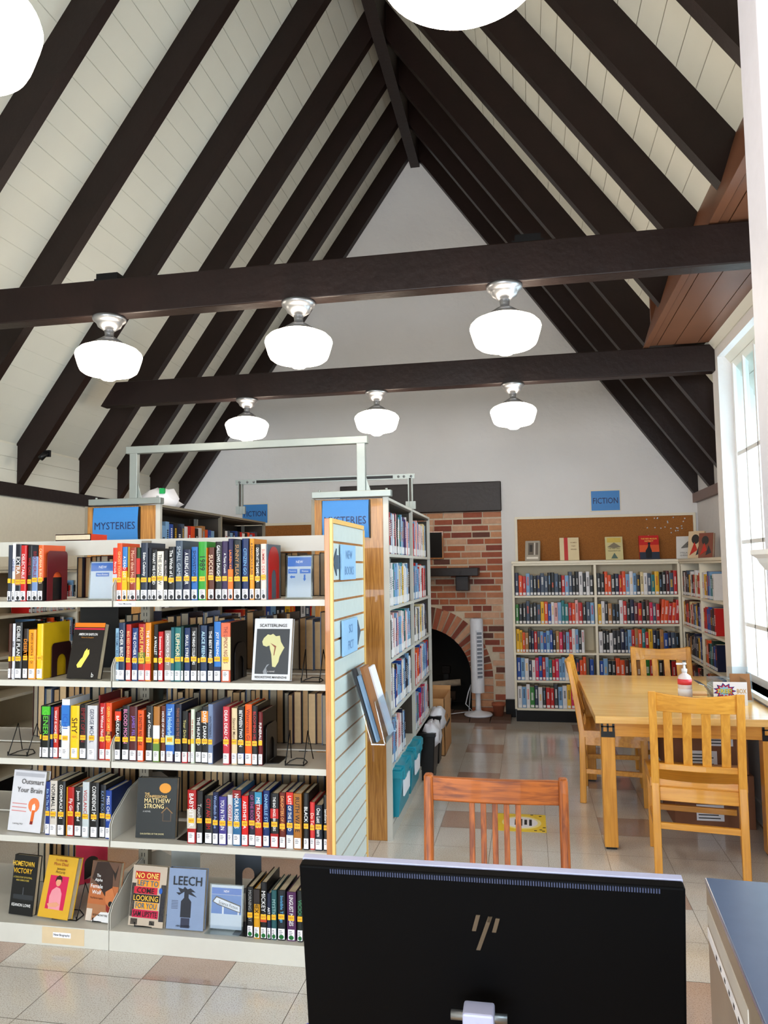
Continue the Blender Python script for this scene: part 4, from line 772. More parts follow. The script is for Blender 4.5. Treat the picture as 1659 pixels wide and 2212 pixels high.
a = atY(183, 1195, 3.0); b = atY(239, 1288, 3.0); holder('acrylic holder with blue NEW Non-Fiction sign on top near shelf', a.x, b.x, 1.4015, 1.4015+.168, 3.03, sgn_nf)
a = atY(618, 1190, 3.0); b = atY(676, 1290, 3.0); holder('acrylic holder with blue NEW arrows sign, right end of top near shelf', a.x, b.x, 1.4015, 1.4015+.178, 2.99, sgn_ar)
a = atY(451, 1910, 2.99); b = atY(524, 2005, 2.99); holder('acrylic holder with Science Fiction sign on bottom near shelf', a.x, b.x, .0795, .0795+.175, 2.99, sgn_sf)
q = MB(); q.box(-.09, .09, 0, .14, 0, .03, cmat((226, 88, 60))); q.box(-.088, .088, -.001, .139, .004, .026, M_page); q.box(-.09, .09, 0, .003, .0, .03, cmat((226, 88, 60)))
o = q.build('hardcover_book'); o.location = (-2.08, 3.214, 1.669); tag(o, 'orange red book lying flat on top of near shelving rail', 'book')
q = MB(); q.box(-.10, .10, 0, .12, 0, .33, M_black); o = q.build('document_box'); o.location = (-2.02, 3.345, 1.071); tag(o, 'tall black binder behind EDIBLE PLANTS on the back shelf', 'binder')
t = thing('cloth_bundle', 'white bundle with green patch on top of the left stack', 'bundle', (-2.36, 4.62, 1.931))
rr = random.Random(4); q = MB(); n = 16; vs = []; fs = []
for j, (r_, z) in enumerate(((.02, .13), (.07, .12), (.10, .07), (.12, .03), (.10, 0))):
    for i in range(n): a = 2*PI*i/n; k = r_*(1+rr.uniform(-.2, .2)); vs.append((k*math.cos(a)*1.15, k*math.sin(a), z+(rr.uniform(-.012, .012) if j < 4 else 0)))
for j in range(4):
    for i in range(n): fs.append((j*n+i, j*n+(i+1) % n, (j+1)*n+(i+1) % n, (j+1)*n+i))
fs += [tuple(range(n)), tuple(4*n+i for i in reversed(range(n)))]
q.add(vs, fs, M_paper, True); q.build('bundle_body', t, fix=True); q = MB(); q.box(.035, .065, -.088, -.06, .09, .125, cmat((40, 180, 110))); q.build('green_patch', t)
# ------------------------------------------------------------------ white built-in bookcases
def ordn(k): return '%d%s' % (k, 'th' if 10 <= k % 100 <= 20 else {1: 'st', 2: 'nd', 3: 'rd'}.get(k % 10, 'th'))
BL_ = [.13, .40, .67, .95, 1.23]
def bookcase(label, o, along, p0, p1, front, back, ups, base=True):
    """along: 0 = runs in X at depth Y, 1 = runs in Y at depth X"""
    t = thing('built_in_bookcase', label, 'bookcase', o)
    def bx(q, a, b, f, g_, z0, z1, m):
        (q.box(a, b, f, g_, z0, z1, m) if along == 0 else q.box(f, g_, a, b, z0, z1, m))
    s = -1 if front < back else 1   # direction out of the case
    for u in ups:
        q = MB(); bx(q, u-.012, u+.012, front, back, .12, 1.53, M_cream); q.build('upright', t, o, bevel=.002)
    q = MB(); bx(q, p0, p1, front+s*.018, back, 1.545, 1.57, M_cream); bx(q, p0+.01, p1-.01, front+s*.008, back, 1.525, 1.545, M_cream); q.build('ledge', t, o, bevel=.003)
    for z in BL_:
        q = MB(); bx(q, p0+.02, p1-.02, front-s*.002, back, z-.020, z, M_cream); q.build('shelf', t, o)
    q = MB(); bx(q, p0+.01, p1-.01, back-.004*(-s), back, .12, 1.53, mat('shelf_back', (206, 190, 160), .6)); q.build('back_panel', t, o)
    q = MB(); bx(q, p0+.012, p1-.012, front-s*.01, back, 0, .112, M_blackw); q.build('kick_board', t, o); return t
bookcase('cream built-in bookcase on far wall right of fireplace', (.65, 7.86, 0), 0, -.165, 1.43, 7.72, 7.995, (-.152, .64, 1.418))
bookcase('cream built-in bookcase along the recess beside the window', (1.55, 6.7, 0), 1, 5.62, 7.72, 1.432, 1.665, (5.64, 6.05, 6.89, 7.70))
bookcase('cream built-in bookcase on far wall left of fireplace', (-2.9, 7.86, 0), 0, -3.83, -2.03, 7.72, 7.995, (-3.815, -2.93, -2.045))
bookcase('cream built-in bookcase along the left wall', (-3.7, 6.2, 0), 1, 4.6, 7.6, -3.57, -3.825, (4.615, 5.6, 6.6, 7.58))
def cork(label, x0, x1):
    o = ((x0+x1)/2, 7.99, 1.6); t = thing('cork_board', label, 'cork board', o)
    q = MB(); q.box(x0+.02, x1-.02, 7.985, 7.999, 1.575, 2.01, M_cork); q.build('cork_panel', t, o)
    q = MB(); q.box(x0, x1, 7.97, 7.999, 2.005, 2.03, M_cream); q.box(x0, x0+.025, 7.97, 7.999, 1.572, 2.005, M_cream); q.box(x1-.025, x1, 7.97, 7.999, 1.572, 2.005, M_cream); q.build('board_frame', t, o); return t
cork('long cork board framed in cream above the right bookcase', -.125, 1.645); cork('cork board framed in cream left of the fireplace', -3.80, -2.03)
rp = random.Random(5)
for k in range(22):
    q = MB(); q.lathe([(.006, 0), (.004, .006), (.007, .010), (0, .012)], M_fan, n=8); q.v = [Vector((v.x, -v.z, v.y)) for v in q.v]
    o = q.build('push_pin', fix=True); o.location = (rp.uniform(1.18, 1.55), 7.985, rp.uniform(1.86, 1.99) if k > 3 else rp.uniform(1.76, 1.86)); tag(o, 'tiny white push pin in upper right of the cork board', 'push pin', 'push pins in the cork board'); LAB.pop(o['label'])
# books: one mesh each with cover, call label and page block
CC = dict(k=(26, 26, 30), d=(52, 54, 62), s=(84, 98, 118), n=(28, 38, 80), b=(44, 92, 168), l=(140, 176, 210), w=(224, 222, 224), c=(224, 208, 168), r=(196, 42, 38), m=(214, 50, 104), o=(226, 100, 40), y=(232, 190, 40), t=(44, 136, 140), g=(70, 142, 70), e=(28, 66, 52), p=(84, 60, 120), x=(104, 62, 40), a=(184, 140, 92), u=(112, 30, 36), i=(228, 180, 180))
M_wlab = mat('white_call_label', (228, 226, 226), .6)
def shelf_book(name, w, h, d, col, rs, lab=.030, stripe=None):
    """origin bottom centre of the spine, spine faces -y"""
    q = MB(); m = cmat(col)
    q.prism([(-w/2, .0), (-w*.25, -.002), (w*.25, -.002), (w/2, 0), (w/2, d), (-w/2, d)], 2, 0, h, m)
    q.box(-w/2+.002, w/2-.002, .004, d-.002, h-.001, h+.0005, M_page)
    if lab: q.box(-w*.36, w*.36, -.0032, -.001, .006, lab, M_wlab)
    if stripe:   # printed title block on the spine
        a = rs.uniform(.35, .5); b = a+rs.uniform(.2, .42)
        ww = w*rs.uniform(.14, .26)
        zz = h*a
        while zz < h*b: q.box(-ww, ww, -.0028, -.001, zz, zz+.0075, stripe); zz += .0125
    return q.build(name, fix=True)
def brow(codes, place, lo, hi, z, name, desc, grp, hmin=.19, hmax=.235, wmin=.03, wmax=.04, d=.15, lab=.03, seed=1, lean_end=0):
    rs = random.Random(seed); n = len(codes); ws = [rs.uniform(wmin, wmax) for _ in codes]; sc = (hi-lo)/sum(ws)
    if sc > 1.12: sc = 1.12
    x = lo
    for k, c in enumerate(codes):
        w = ws[k]*sc
        if c != '.':
            col = CC[c]; h = rs.uniform(hmin, hmax)
            ink = M_wlab if sum(col) < 420 else (M_ink if rs.random() < .7 else cmat(CC['r']))
            if rs.random() < .25: ink = cmat(rs.choice([CC['y'], CC['l'], CC['o']]))
            o = shelf_book(name, w-.0012, h, d+rs.uniform(-.012, .012), col, rs, lab, ink)
            loc, rz = place(x+w/2); o.location = (loc[0], loc[1], z+.0008); o.rotation_euler = (0, 0, rz)
            if lean_end and k >= n-lean_end:
                o.rotation_euler = (0, .10, rz)
                o.location.z += w*.05+.001
            tag(o, '%s book, %s from left, %s' % (cname(col), ordn(k+1), desc), 'book', grp)
        x += w
def pm(x): return ((x, 7.735+random.uniform(-.004, .004), 0), 0)
GM = 'library books in the right wall bookcase'
rowsL = ['norlsknsskkskrlskkwkwkcwcy', 'gkkskksyobwilttroirkslworr', 'yyoaknrslblbkamulrwlkwk', 'blwnwmbrltrmllwkknoo.bbt', 'wlwgnwkrrdlwymbalbn']
rowsR = ['kkooknrolwldcwstykkusrrwyssd', 'ywkakkwrknurkxmsroororwwr', 'wkkwddnslraotrynkabnskyksd', 'blkkooxkkaygrykxkrn', 'kwrbnklyewkrblkt']
SN = ['top shelf', 'second shelf', 'third shelf', 'fourth shelf', 'bottom shelf']
for k in range(5):
    z = BL_[4-k]
    hi = .622 if k not in (2, 3) else (.52 if k == 2 else .60)
    brow(rowsL[k][:22], pm, -.135, hi, z, 'library_book', '%s, left bay of far right bookcase' % SN[k], GM, seed=20+k)
    brow(rowsR[k][:22], pm, .658, 1.400, z, 'library_book', '%s, right bay of far right bookcase' % SN[k], GM, seed=40+k, lean_end=5 if k == 1 else 0)
def ps(x): return ((1.442, 7.69-x, 0), -PI/2)
GS = 'library books in the recess bookcase by the window'
for k in range(4):
    z = BL_[4-k]
    brow(['kwxskywkrwcro', 'yxrokcraslykbw', 'kcxkakknskybk', 'kxrkauxkkrxk'][k], ps, .02, .76, z, 'library_book', '%s, first bay of recess bookcase' % SN[k], GS, wmin=.045, wmax=.058, seed=60+k)
    brow(['wyabltw', 'rrbbxkr', 'aoktebn', 'kraxynb'][k], ps, .85, 1.30, z, 'library_book', '%s, second bay of recess bookcase' % SN[k], GS, wmin=.045, wmax=.06, seed=70+k)
def pf(x): return ((x, 7.735, 0), 0)
for k in (0, 1): brow('kwrblknyokwsrtk', pf, -2.90, -2.10, BL_[4-k], 'library_book', '%s, right bay of far left bookcase' % SN[k], 'library books in the left wall bookcases', wmin=.04, wmax=.055, seed=80+k)
def pw(x): return ((-3.582, x, 0), PI/2)
for k in (0, 1): brow('rwklowrskcwlorwkbwykrwlk', pw, 5.0, 5.58, BL_[4-k], 'library_book', '%s of bookcase along left wall' % SN[k], 'library books in the left wall bookcases', wmin=.022, wmax=.03, seed=90+k)
# paperbacks in the aisle stack (spines face +X)
def pb(x): return ((-.80+random.uniform(-.006, .003), x, 0), PI/2)
GP = 'thin paperbacks in the aisle stack'
SL_ = [.39, .695, .995, 1.295, 1.605]
cb = [['iwlltlwwlrnknnp', 'llwtlwlcwywnww', 'tlklwwlipwlwil', 'mwkbwnwslllc', 'iwlniwlbn'], ['iwlwllwrrc', 'rrwnllwlwr', 'cylswnwkk', 'oorlwrbrlwi', 'mmbltlwmlr']]
for bi, (a, b) in enumerate(((4.345, 5.16), (5.29, 6.13))):
    for k in range(5):
        z = SL_[4-k]; cs = cb[bi][k]; cs = ''.join(random.Random(bi*9+k).sample(cs*2, min(len(cs)*2, 26)))
        brow(cs, pb, a, b if not (bi == 0 and k == 4) else 4.9, z, 'paperback', 'shelf %s down, %s bay of aisle stack' % (['one', 'two', 'three', 'four', 'five'][k], ('near', 'far')[bi]), GP, hmin=.215, hmax=.262, wmin=.022, wmax=.042, d=.13, lab=.05, seed=100+bi*10+k)
def pa(x): return ((-2.212, x, 0), PI/2)
for bi, (a, b) in enumerate(((4.345, 5.16), (5.29, 6.13))):
    for k in range(3):
        brow(['llbknswrokwaobl', 'kwslnbkrwkolrsw', 'bkrwnslkwrbkobw'][(bi+k) % 3], pa, a, b, SL_[4-k], 'paperback', 'shelf %s down, %s bay of left stack' % (['one', 'two', 'three'][k], ('near', 'far')[bi]), 'books in the left stack', hmin=.19, hmax=.23, wmin=.04, wmax=.055, d=.14, seed=130+bi*10+k)
# face-out books on the ledge
GL = 'books displayed on the ledge above the right bookcase'
def ledge_book(label, x, w, h, col, deco, y=7.80, rz=0, th=.03): return face_out(label, x, 1.5735, w, h, th, col, y, .16, rz, deco, GL)
def dl1(R, T, P): R(.2, .9, .3, .9, (120, 110, 100)); R(.3, .5, .45, .8, (60, 56, 52), 2); R(.1, .9, .1, .2, (230, 224, 214)); R(.6, .7, .3, .9, (210, 204, 196), 2)
def dl2(R, T, P): R(.22, .42, 0, 1, (200, 50, 44)); T('WOMEN', .72, .78, .4, .05, (150, 110, 80)); T('THEY', .72, .62, .3, .05, (150, 110, 80)); T('WISHED', .72, .48, .4, .05, (150, 110, 80))
def dl3(R, T, P): R(.1, .9, .75, .95, (220, 196, 110)); P([(.1, .55), (.5, .75), (.9, .55), (.5, .5)], (150, 140, 120)); T('THE VERY FIRST', .5, .48, .8, .05, (90, 80, 60)); T('MISADVENTURE', .5, .38, .8, .05, (90, 80, 60)); P([(.3, .05), (.5, .3), (.7, .05)], (110, 130, 120))
def dl4(R, T, P): R(0, 1, 0, .3, (60, 70, 90)); R(0, 1, .3, .6, (226, 110, 60)); T('THE RED MUSLIN', .5, .86, .8, .06, (250, 220, 120)); T('DISTRICT', .5, .76, .6, .06, (250, 220, 120)); P([(.32, .05), (.3, .35), (.42, .5), (.46, .62), (.54, .62), (.56, .5), (.62, .35), (.6, .05)], (26, 30, 40), 3); P(ell(.5, .66, .07, .05), (26, 30, 40), 3)
def dl5(R, T, P): P(ell(.75, .62, .08, .06), (40, 40, 44)); P([(.3, .5), (.72, .78), (.8, .5), (.3, .46)], (120, 116, 112)); T('STELLA', .45, .26, .6, .07, (110, 106, 100)); T('QUEENS', .45, .14, .6, .07, (110, 106, 100))
def dl6(R, T, P): P(ell(.45, .7, .25, .18), (60, 56, 54)); P([(.1, .1), (.4, .6), (.6, .3)], (200, 60, 40), 3); P([(.5, .1), (.7, .5), (.9, .2)], (60, 60, 70), 3)
xs = lambda p: atY(p, 1180, 7.8).x
ledge_book('small grey-brown book, leftmost on the ledge below cork board', xs(1149), .145, .205, (176, 168, 156), dl1, rz=-.25); ledge_book('cream book with red stripe on the ledge below cork board', xs(1230), .185, .23, (226, 210, 176), dl2); ledge_book('cream and gold book on the ledge below cork board', xs(1327), .165, .23, (214, 204, 160), dl3); ledge_book('red and orange book with dark figure on the ledge below cork board', xs(1403), .185, .235, (206, 44, 40), dl4); ledge_book('white book with bird drawing on the ledge near the corner', xs(1478), .15, .22, (218, 214, 210), dl5, rz=-.35)
ledge_book('yellow-sided illustrated book on the recess ledge', 1.50, .15, .25, (222, 200, 170), dl6, y=7.35, rz=-.7); ledge_book('dark illustrated book behind the yellow-sided one on recess ledge', 1.52, .13, .22, (150, 90, 70), dl6, y=7.05, rz=-.7)

# ------------------------------------------------------------------ tower fan
t = thing('tower_fan', 'white tower fan standing on the hearth before the fireplace', 'fan', (-.53, 7.80, .037)); fo_ = (-.53, 7.80, .0)
t.location = (-.53, 7.80, .037)
q = MB(); q.lathe([(.14, 0), (.142, .012), (.13, .022), (.06, .036), (.03, .05)], M_fan, n=40); q.build('base', t)
q = MB(); q.lathe([(.03, .045), (.026, .10), (.026, .22), (.04, .235)], M_fan, n=20); q.build('neck', t)
q = MB(); q.prism([(.066*math.cos(a), .062*math.sin(a)) for a in [2*PI*k/28 for k in range(28)]], 2, .225, .955, M_fan); q.lathe([(.060, .955), (.055, .965), (0, .968)], M_fan, n=28); q.build('housing', t, bevel=.004)
q = MB(); q.T = Matrix.Rotation(.45, 4, 'Z')
q.box(-.030, .030, -.0665, -.045, .36, .85, M_fan)
for k in range(12): q.box(-.026, .026, -.0675, -.064, .375+k*.039, .375+k*.039+.026, mat('fan_slot', (120, 126, 140), .5))
q.build('grille', t)
q = MB()
for k in range(8): q.box(-.03+k*.008, -.027+k*.008, -.03, .03, .966, .970, mat('fan_slot', (120, 126, 140), .5))
q.build('top_buttons', t)
q = MB(); q.tube([(-.10, .05, .02), (-.07, .02, .30), (-.10, .03, .22), (-.13, .05, .1), (-.06, .05, .03), (-.3, -.02, .008), (-.5, .0, .006)], .005, M_fan); q.build('cord', t)
# ------------------------------------------------------------------ cardboard box, crates, bins
t = thing('cardboard_box', 'open tan cardboard box at far end of aisle stack', 'box', (-.86, 6.50, 0)); o_ = (-.86, 6.50, 0)
q = MB(); x0, x1, y0, y1, h = -1.02, -.70, 6.26, 6.76, .455
q.box(x0, x1, y0, y0+.005, 0, h, M_card); q.box(x0, x1, y1-.005, y1, 0, h, M_card); q.box(x0, x0+.005, y0, y1, 0, h, M_card); q.box(x1-.005, x1, y0, y1, 0, h, M_card); q.box(x0, x1, y0, y1, 0, .005, M_card); q.build('box_body', t, o_)
q = MB(); q.hexa([(x0, y1, h-.005), (x1, y1, h-.005), (x1, y1+.005, h-.005), (x0, y1+.005, h-.005), (x0, y1+.02, h+.03), (x1, y1+.02, h+.03), (x1, y1+.025, h+.03), (x0, y1+.025, h+.03)], M_card); q.build('flap', t, o_)
q = MB(); [q.box(x1, x1+.001, 6.36+k*.036, 6.36+k*.036+.024, .205, .205+.026+.006*(k % 2), M_ink) for k in range(9)]; q.box(x1, x1+.001, 6.44, 6.47, .27, .30, M_ink); q.build('print', t, o_)
def crate(label, y0, y1):
    o = (-.96, (y0+y1)/2, .102); t = thing('storage_crate', label, 'crate', o); q = MB(); x0, x1 = -1.20, -.735; z0, z1 = .102, .355
    q.hexa([(x0+.03, y0+.03, z0), (x1-.03, y0+.03, z0), (x1-.03, y1-.03, z0), (x0+.03, y1-.03, z0), (x0, y0+.012, z1), (x1-.005, y0+.012, z1), (x1-.005, y1-.012, z1), (x0, y1-.012, z1)], M_teal); q.build('crate_body', t, o, bevel=.004)
    q = MB(); q.box(x0, x1, y0, y1, z1-.03, z1+.012, M_teal); q.box(x0+.01, x1-.01, y0+.01, y1-.01, z1+.012, z1+.024, M_teal); q.build('lid', t, o, bevel=.003)
    for yy in (y0+.1, y1-.1):
        q = MB(); q.box(x1-.08, x1+.004, yy-.035, yy+.035, z1-.05, z1+.030, M_teal); q.build('latch', t, o, bevel=.003)
    q = MB(); q.box(x1-.012, x1-.004, y0+.09, y1-.14, z1-.15, z1-.06, M_paper); q.build('paper_label', t, o)
crate('teal lidded storage crate at foot of aisle stack, nearer one', 4.36, 4.80); crate('teal lidded storage crate at foot of aisle stack, farther one', 4.815, 5.24)
def bin_(label, x, y, h, w, bag):
    t = thing('waste_bin', label, 'bin', (x, y, 0)); z0 = .0
    q = MB(); q.hexa([(-w*.42, -w*.42, z0), (w*.42, -w*.42, z0), (w*.42, w*.42, z0), (-w*.42, w*.42, z0), (-w/2, -w/2, h), (w/2, -w/2, h), (w/2, w/2, h), (-w/2, w/2, h)], M_black); q.build('bin_body', t, bevel=.006)
    q = MB(); q.box(-w/2-.006, w/2+.006, -w/2-.006, w/2+.006, h-.02, h+.005, M_black); q.build('rim', t, bevel=.003)
    q = MB(); rr = random.Random(int(y*10)); n = 14; vs = []; fs = []
    for j, (r, z) in enumerate(((.02, h+.055), (.06, h+.05), (.085, h+.01), (.095, h-.06), (.07, h-.10))):
        for i in range(n): a = 2*PI*i/n; k = r*(1+rr.uniform(-.25, .25)); vs.append((w*.32+k*math.cos(a)*.7, k*math.sin(a), z+rr.uniform(-.015, .015)))
    for j in range(4):
        for i in range(n): fs.append((j*n+i, j*n+(i+1) % n, (j+1)*n+(i+1) % n, (j+1)*n+i))
    fs.append(tuple(range(n))); q.add(vs, fs, M_fan, True); q.build('liner_bag', t, fix=True)
bin_('black waste bin with white liner beside the cardboard box', -.685-.12, 6.12-.03, .36, .20, 1); bin_('black waste bin with white liner next to the teal crates', -.80, 5.62, .33, .22, 1)
bin_('black waste bin between the other bins', -.81, 5.86, .30, .20, 1)
# black strap feet under aisle stack
# floor sticker
t = thing('floor_sticker', 'yellow floor sticker with white oval on the aisle floor', 'sticker', (-.08, 4.715, .0005)); o_ = (-.08, 4.715, 0)
q = MB(); q.box(-.225, .062, 4.56, 4.87, .0004, .0014, mat('yellow_vinyl', (240, 206, 40), .35)); q.build('vinyl', t, o_)
q = MB(); q.prism([(-.08+.115*math.cos(a), 4.715+.115*math.sin(a)) for a in [2*PI*k/36 for k in range(36)]], 2, .001, .0018, mat('pale_yellow', (246, 232, 150), .4)); q.prism([(-.08+.095*math.cos(a), 4.715+.095*math.sin(a)) for a in [2*PI*k/36 for k in range(36)]], 2, .001, .0024, M_paper); q.build('oval', t, o_, fix=True)
q = MB()
for k, (a, b) in enumerate(((-.05, .05), (-.06, .06), (-.04, .05), (-.055, .055))): q.box(-.12+k*.028, -.104+k*.028, 4.715+a, 4.715+b, .002, .0028, M_ink)
for x, y in ((.03, 4.60), (.05, 4.64), (.0, 4.585), (.045, 4.58), (-.02, 4.86), (.03, 4.84)): q.box(x-.008, x+.008, y-.006, y+.006, .001, .0018, M_ink)
q.build('print', t, o_)

# ------------------------------------------------------------------ chairs
def arcpoly(x0, x1, y, bulge, th, n=10):
    f = [(x0+(x1-x0)*k/n, y-bulge*math.sin(PI*k/n)) for k in range(n+1)]
    return f+[(a, b-th) for a, b in reversed(f)]
GC = 'maple chairs around the reading table'
def maple_chair(label, loc, rz):
    t = thing('wooden_chair', label, 'chair', loc, rz, GC); hw = .2175; pw = .038
    pf_ = [(-.165, 0), (-.160, .20), (-.160, .44), (-.185, .62), (-.24, .895)]; pk = [(-.205, 0), (-.20, .20), (-.198, .44), (-.222, .62), (-.268, .90)]
    for s in (-1, 1):
        a, b = sorted((s*hw, s*(hw-pw))); q = MB(); q.prism(pf_+list(reversed(pk)), 0, a, b, M_maple); q.build('back_post', t, bevel=.004)
        fx = s*.026; q = MB(); q.hexa([(a+fx+.004, .185, .0), (b+fx-.004, .185, .0), (b+fx-.004, .213, .0), (a+fx+.004, .213, .0), (a+fx, .178, .42), (b+fx, .178, .42), (b+fx, .222, .42), (a+fx, .222, .42)], M_maple); q.build('front_leg', t, bevel=.003)
        for yy in (-.185, .199): q = MB(); q.lathe([(.013, -.0), (.013, .004)], M_black, c=((a+b)/2+(fx if yy > 0 else 0), yy, .0), n=12); q.build('glide', t)
        xm = (a+b)/2; q = MB(); q.bar((xm, -.18, .20), (xm+fx, .19, .20), .020, .030, M_maplex); q.build('side_stretcher', t, bevel=.002)
        q = MB(); q.bar((xm, -.18, .393), (xm+fx, .19, .393), .020, .055, M_maplex); q.build('apron', t, bevel=.002)
    q = MB(); q.prism(arcpoly(-hw+pw-.004, hw-pw+.004, -.232, .030, .022), 2, .80, .90, M_maplex); 
    q.v = [Vector((v.x, v.y+(v.z-.87)*-.18, v.z+.018*(1-math.cos(0))-.022*math.sin(PI*(v.x+hw)/(2*hw)))) if v.z > .88 else Vector((v.x, v.y+(v.z-.87)*-.18, v.z)) for v in q.v]; q.build('top_rail', t, bevel=.003)
    q = MB(); q.prism(arcpoly(-hw+pw-.004, hw-pw+.004, -.165, .012, .02), 2, .505, .535, M_maplex); q.build('lower_rail', t, bevel=.003)
    for k in range(4):
        x = -.1305+.087*k; bu = math.sin(PI*(x+hw)/(2*hw)); q = MB(); yb = -.172-.012*bu; yt = -.232-.026*bu
        q.hexa([(x-.021, yb, .53), (x+.021, yb, .53), (x+.021, yb+.012, .53), (x-.021, yb+.012, .53), (x-.021, yt, .81), (x+.021, yt, .81), (x+.021, yt+.012, .81), (x-.021, yt+.012, .81)], M_maple); q.build('slat', t, bevel=.003)
    # saddle seat
    n = 14; vs = []; fs = []
    for j in range(n+1):
        for i in range(n+1):
            u = -1+2*i/n; v = j/n; x = u*(.222+.034*v); y = -.165+v*.405+.018*(1-u*u)*v
            dz = .012*(u*u)*1.0-.008*math.cos(u*PI)*(1-abs(2*v-1))-.014*max(0, v-.8)*5*.5
            vs.append((x, y, .447+dz))
    N1 = (n+1)**2; vs += [(x, y, .418) for x, y, z in vs]
    for j in range(n):
        for i in range(n): a = j*(n+1)+i; fs.append((a, a+1, a+n+2, a+n+1)); fs.append((N1+a+n+1, N1+a+n+2, N1+a+1, N1+a))
    ed = [i for i in range(n+1)]+[(j*(n+1)+n) for j in range(1, n+1)]+[n*(n+1)+i for i in range(n-1, -1, -1)]+[j*(n+1) for j in range(n-1, 0, -1)]
    for k in range(len(ed)): a, b = ed[k], ed[(k+1) % len(ed)]; fs.append((a, N1+a, N1+b, b))
    q = MB(); q.add(vs, fs, M_maplex, True); o = q.build('seat', t, fix=True); q = o.modifiers.new('e', 'EDGE_SPLIT'); q.split_angle = .7
    q = MB(); q.prism(arcpoly(-hw+pw, hw-pw, -.165, .004, .018), 2, .355, .42, M_maplex); q.build('apron', t, bevel=.002)
    q = MB(); q.box(-hw, hw, .192, .210, .365, .42, M_maplex); q.build('apron', t, bevel=.002)
    for yy, zz in ((-.183, .235), (.196, .215)): q = MB(); q.box(-hw+pw*.5, hw-pw*.5, yy-.010, yy+.010, zz-.015, zz+.015, M_maplex); q.build('cross_stretcher', t, bevel=.002)
    return t
c2 = maple_chair('maple slatted chair with its back to the viewer, beside the wall', (.816, 4.205, 0), -.15)
dup(c2, 'maple slatted chair side-on at the left end of the table', (.512, 5.35, 0), -PI/2-.10)
dup(c2, 'maple slatted chair facing the viewer beyond the table', (.965, 5.86, 0), PI)
# foreground red oak chair
t = thing('oak_side_chair', 'reddish oak chair with five thin spindles behind the monitor', 'chair', (-.121, 2.30, 0), 0); 
for s in (-1, 1):
    a, b = sorted((s*.2225, s*.1935)); q = MB(); q.prism([(.175, 0), (.135, .45), (.175, .868), (.140, .868), (.100, .45), (.140, 0)], 0, a, b, M_red); q.build('back_post', t, bevel=.008, seg=3)
    q = MB(); q.box(a, b, -.23, -.198, 0, .42, M_red); q.build('front_leg', t, bevel=.004)
    q = MB(); q.box((a+b)/2-.008, (a+b)/2+.008, -.2, .13, .2, .23, M_redx); q.box((a+b)/2-.009, (a+b)/2+.009, -.2, .11, .37, .42, M_redx); q.build('side_rail', t, bevel=.002)
q = MB(); q.prism(arcpoly(-.198, .198, .165, .012, .020), 2, .787, .861, M_redx); q.build('top_rail', t, bevel=.005, seg=3)
q = MB(); q.box(-.196, .196, .108, .126, .48, .515, M_redx); q.build('lower_rail', t, bevel=.003)
for k in range(5):
    x = -.072+k*.0355; q = MB(); q.hexa([(x-.0085, .108, .51), (x+.0085, .108, .51), (x+.0085, .120, .51), (x-.0085, .120, .51), (x-.0085, .140, .79), (x+.0085, .140, .79), (x+.0085, .152, .79), (x-.0085, .152, .79)], M_red); q.build('spindle', t, bevel=.002)
q = MB(); q.box(-.215, .215, -.24, .10, .42, .45, M_redx); q.build('seat', t, bevel=.006)

# ------------------------------------------------------------------ reading table
TX0, TX1, TY0, TY1, TZ = .328, 1.285, 4.25, 5.83, .72
o_ = ((TX0+TX1)/2, (TY0+TY1)/2, 0); t = thing('reading_table', 'maple reading table with square legs and black corner brackets', 'table', o_)
q = MB(); q.box(TX0, TX1, TY0, TY1, TZ-.038, TZ, M_tabt); q.build('tabletop', t, o_, bevel=.004)
q = MB(); q.box(TX0+.05, TX1-.05, TY0+.105, TY0+.125, .595, TZ-.038, M_maplex); q.box(TX0+.05, TX1-.05, TY1-.125, TY1-.105, .595, TZ-.038, M_maplex); q.box(TX0+.055, TX0+.075, TY0+.1, TY1-.1, .595, TZ-.038, M_maple); q.box(TX1-.075, TX1-.055, TY0+.1, TY1-.1, .595, TZ-.038, M_maple); q.build('apron', t, o_, bevel=.002)
for lx in (TX0+.036, TX1-.036-.071):
    for ly in (TY0+.096, TY1-.096-.071):
        q = MB(); q.box(lx, lx+.071, ly, ly+.071, .012, .682, M_maple); l = q.build('leg', t, o_, bevel=.003)
        q = MB(); q.box(lx+.008, lx+.063, ly+.008, ly+.063, 0, .014, M_black); q.build('foot', l, o_)
        q = MB()
        for yy in ((ly-.003, ly) if ly < 5 else (ly+.071, ly+.074),):
            q.box(lx-.001, lx+.072, yy[0], yy[1], .592, .622, M_black)
            for a, b in ((0, .012), (.0305, .0405), (.059, .071)): q.box(lx+a, lx+b, yy[0], yy[1], .622, .682, M_black)
            for a, b in ((.645, .652), (.674, .682)): q.box(lx, lx+.071, yy[0], yy[1], a, b, M_black)
        q.build('corner_bracket', l, o_)
# hand sanitiser
t = thing('sanitiser_bottle', 'clear pump bottle of hand sanitiser with red label on table', 'bottle', (.90, 4.86, TZ))
Mb = clear('bottle_plastic', (236, 232, 236), .2)
q = MB(); q.lathe([(.036, 0), (.040, .006), (.040, .115), (.034, .135), (.014, .150), (.014, .158)], mat('sanitiser_gel', (226, 214, 218), .15), n=24); q.build('bottle_body', t)
q = MB(); q.lathe([(.0408, .085), (.0408, .118)], mat('red_label', (222, 60, 70), .4), n=24); q.lathe([(.0405, .02), (.0405, .06)], M_paper, n=24); q.build('bottle_label', t)
q = MB(); q.lathe([(.016, .155), (.017, .175), (.008, .178), (.006, .20), (.014, .203), (.012, .212), (0, .214)], M_fan, n=16); q.box(-.045, .004, -.007, .007, .200, .210, M_fan); q.build('pump', t)
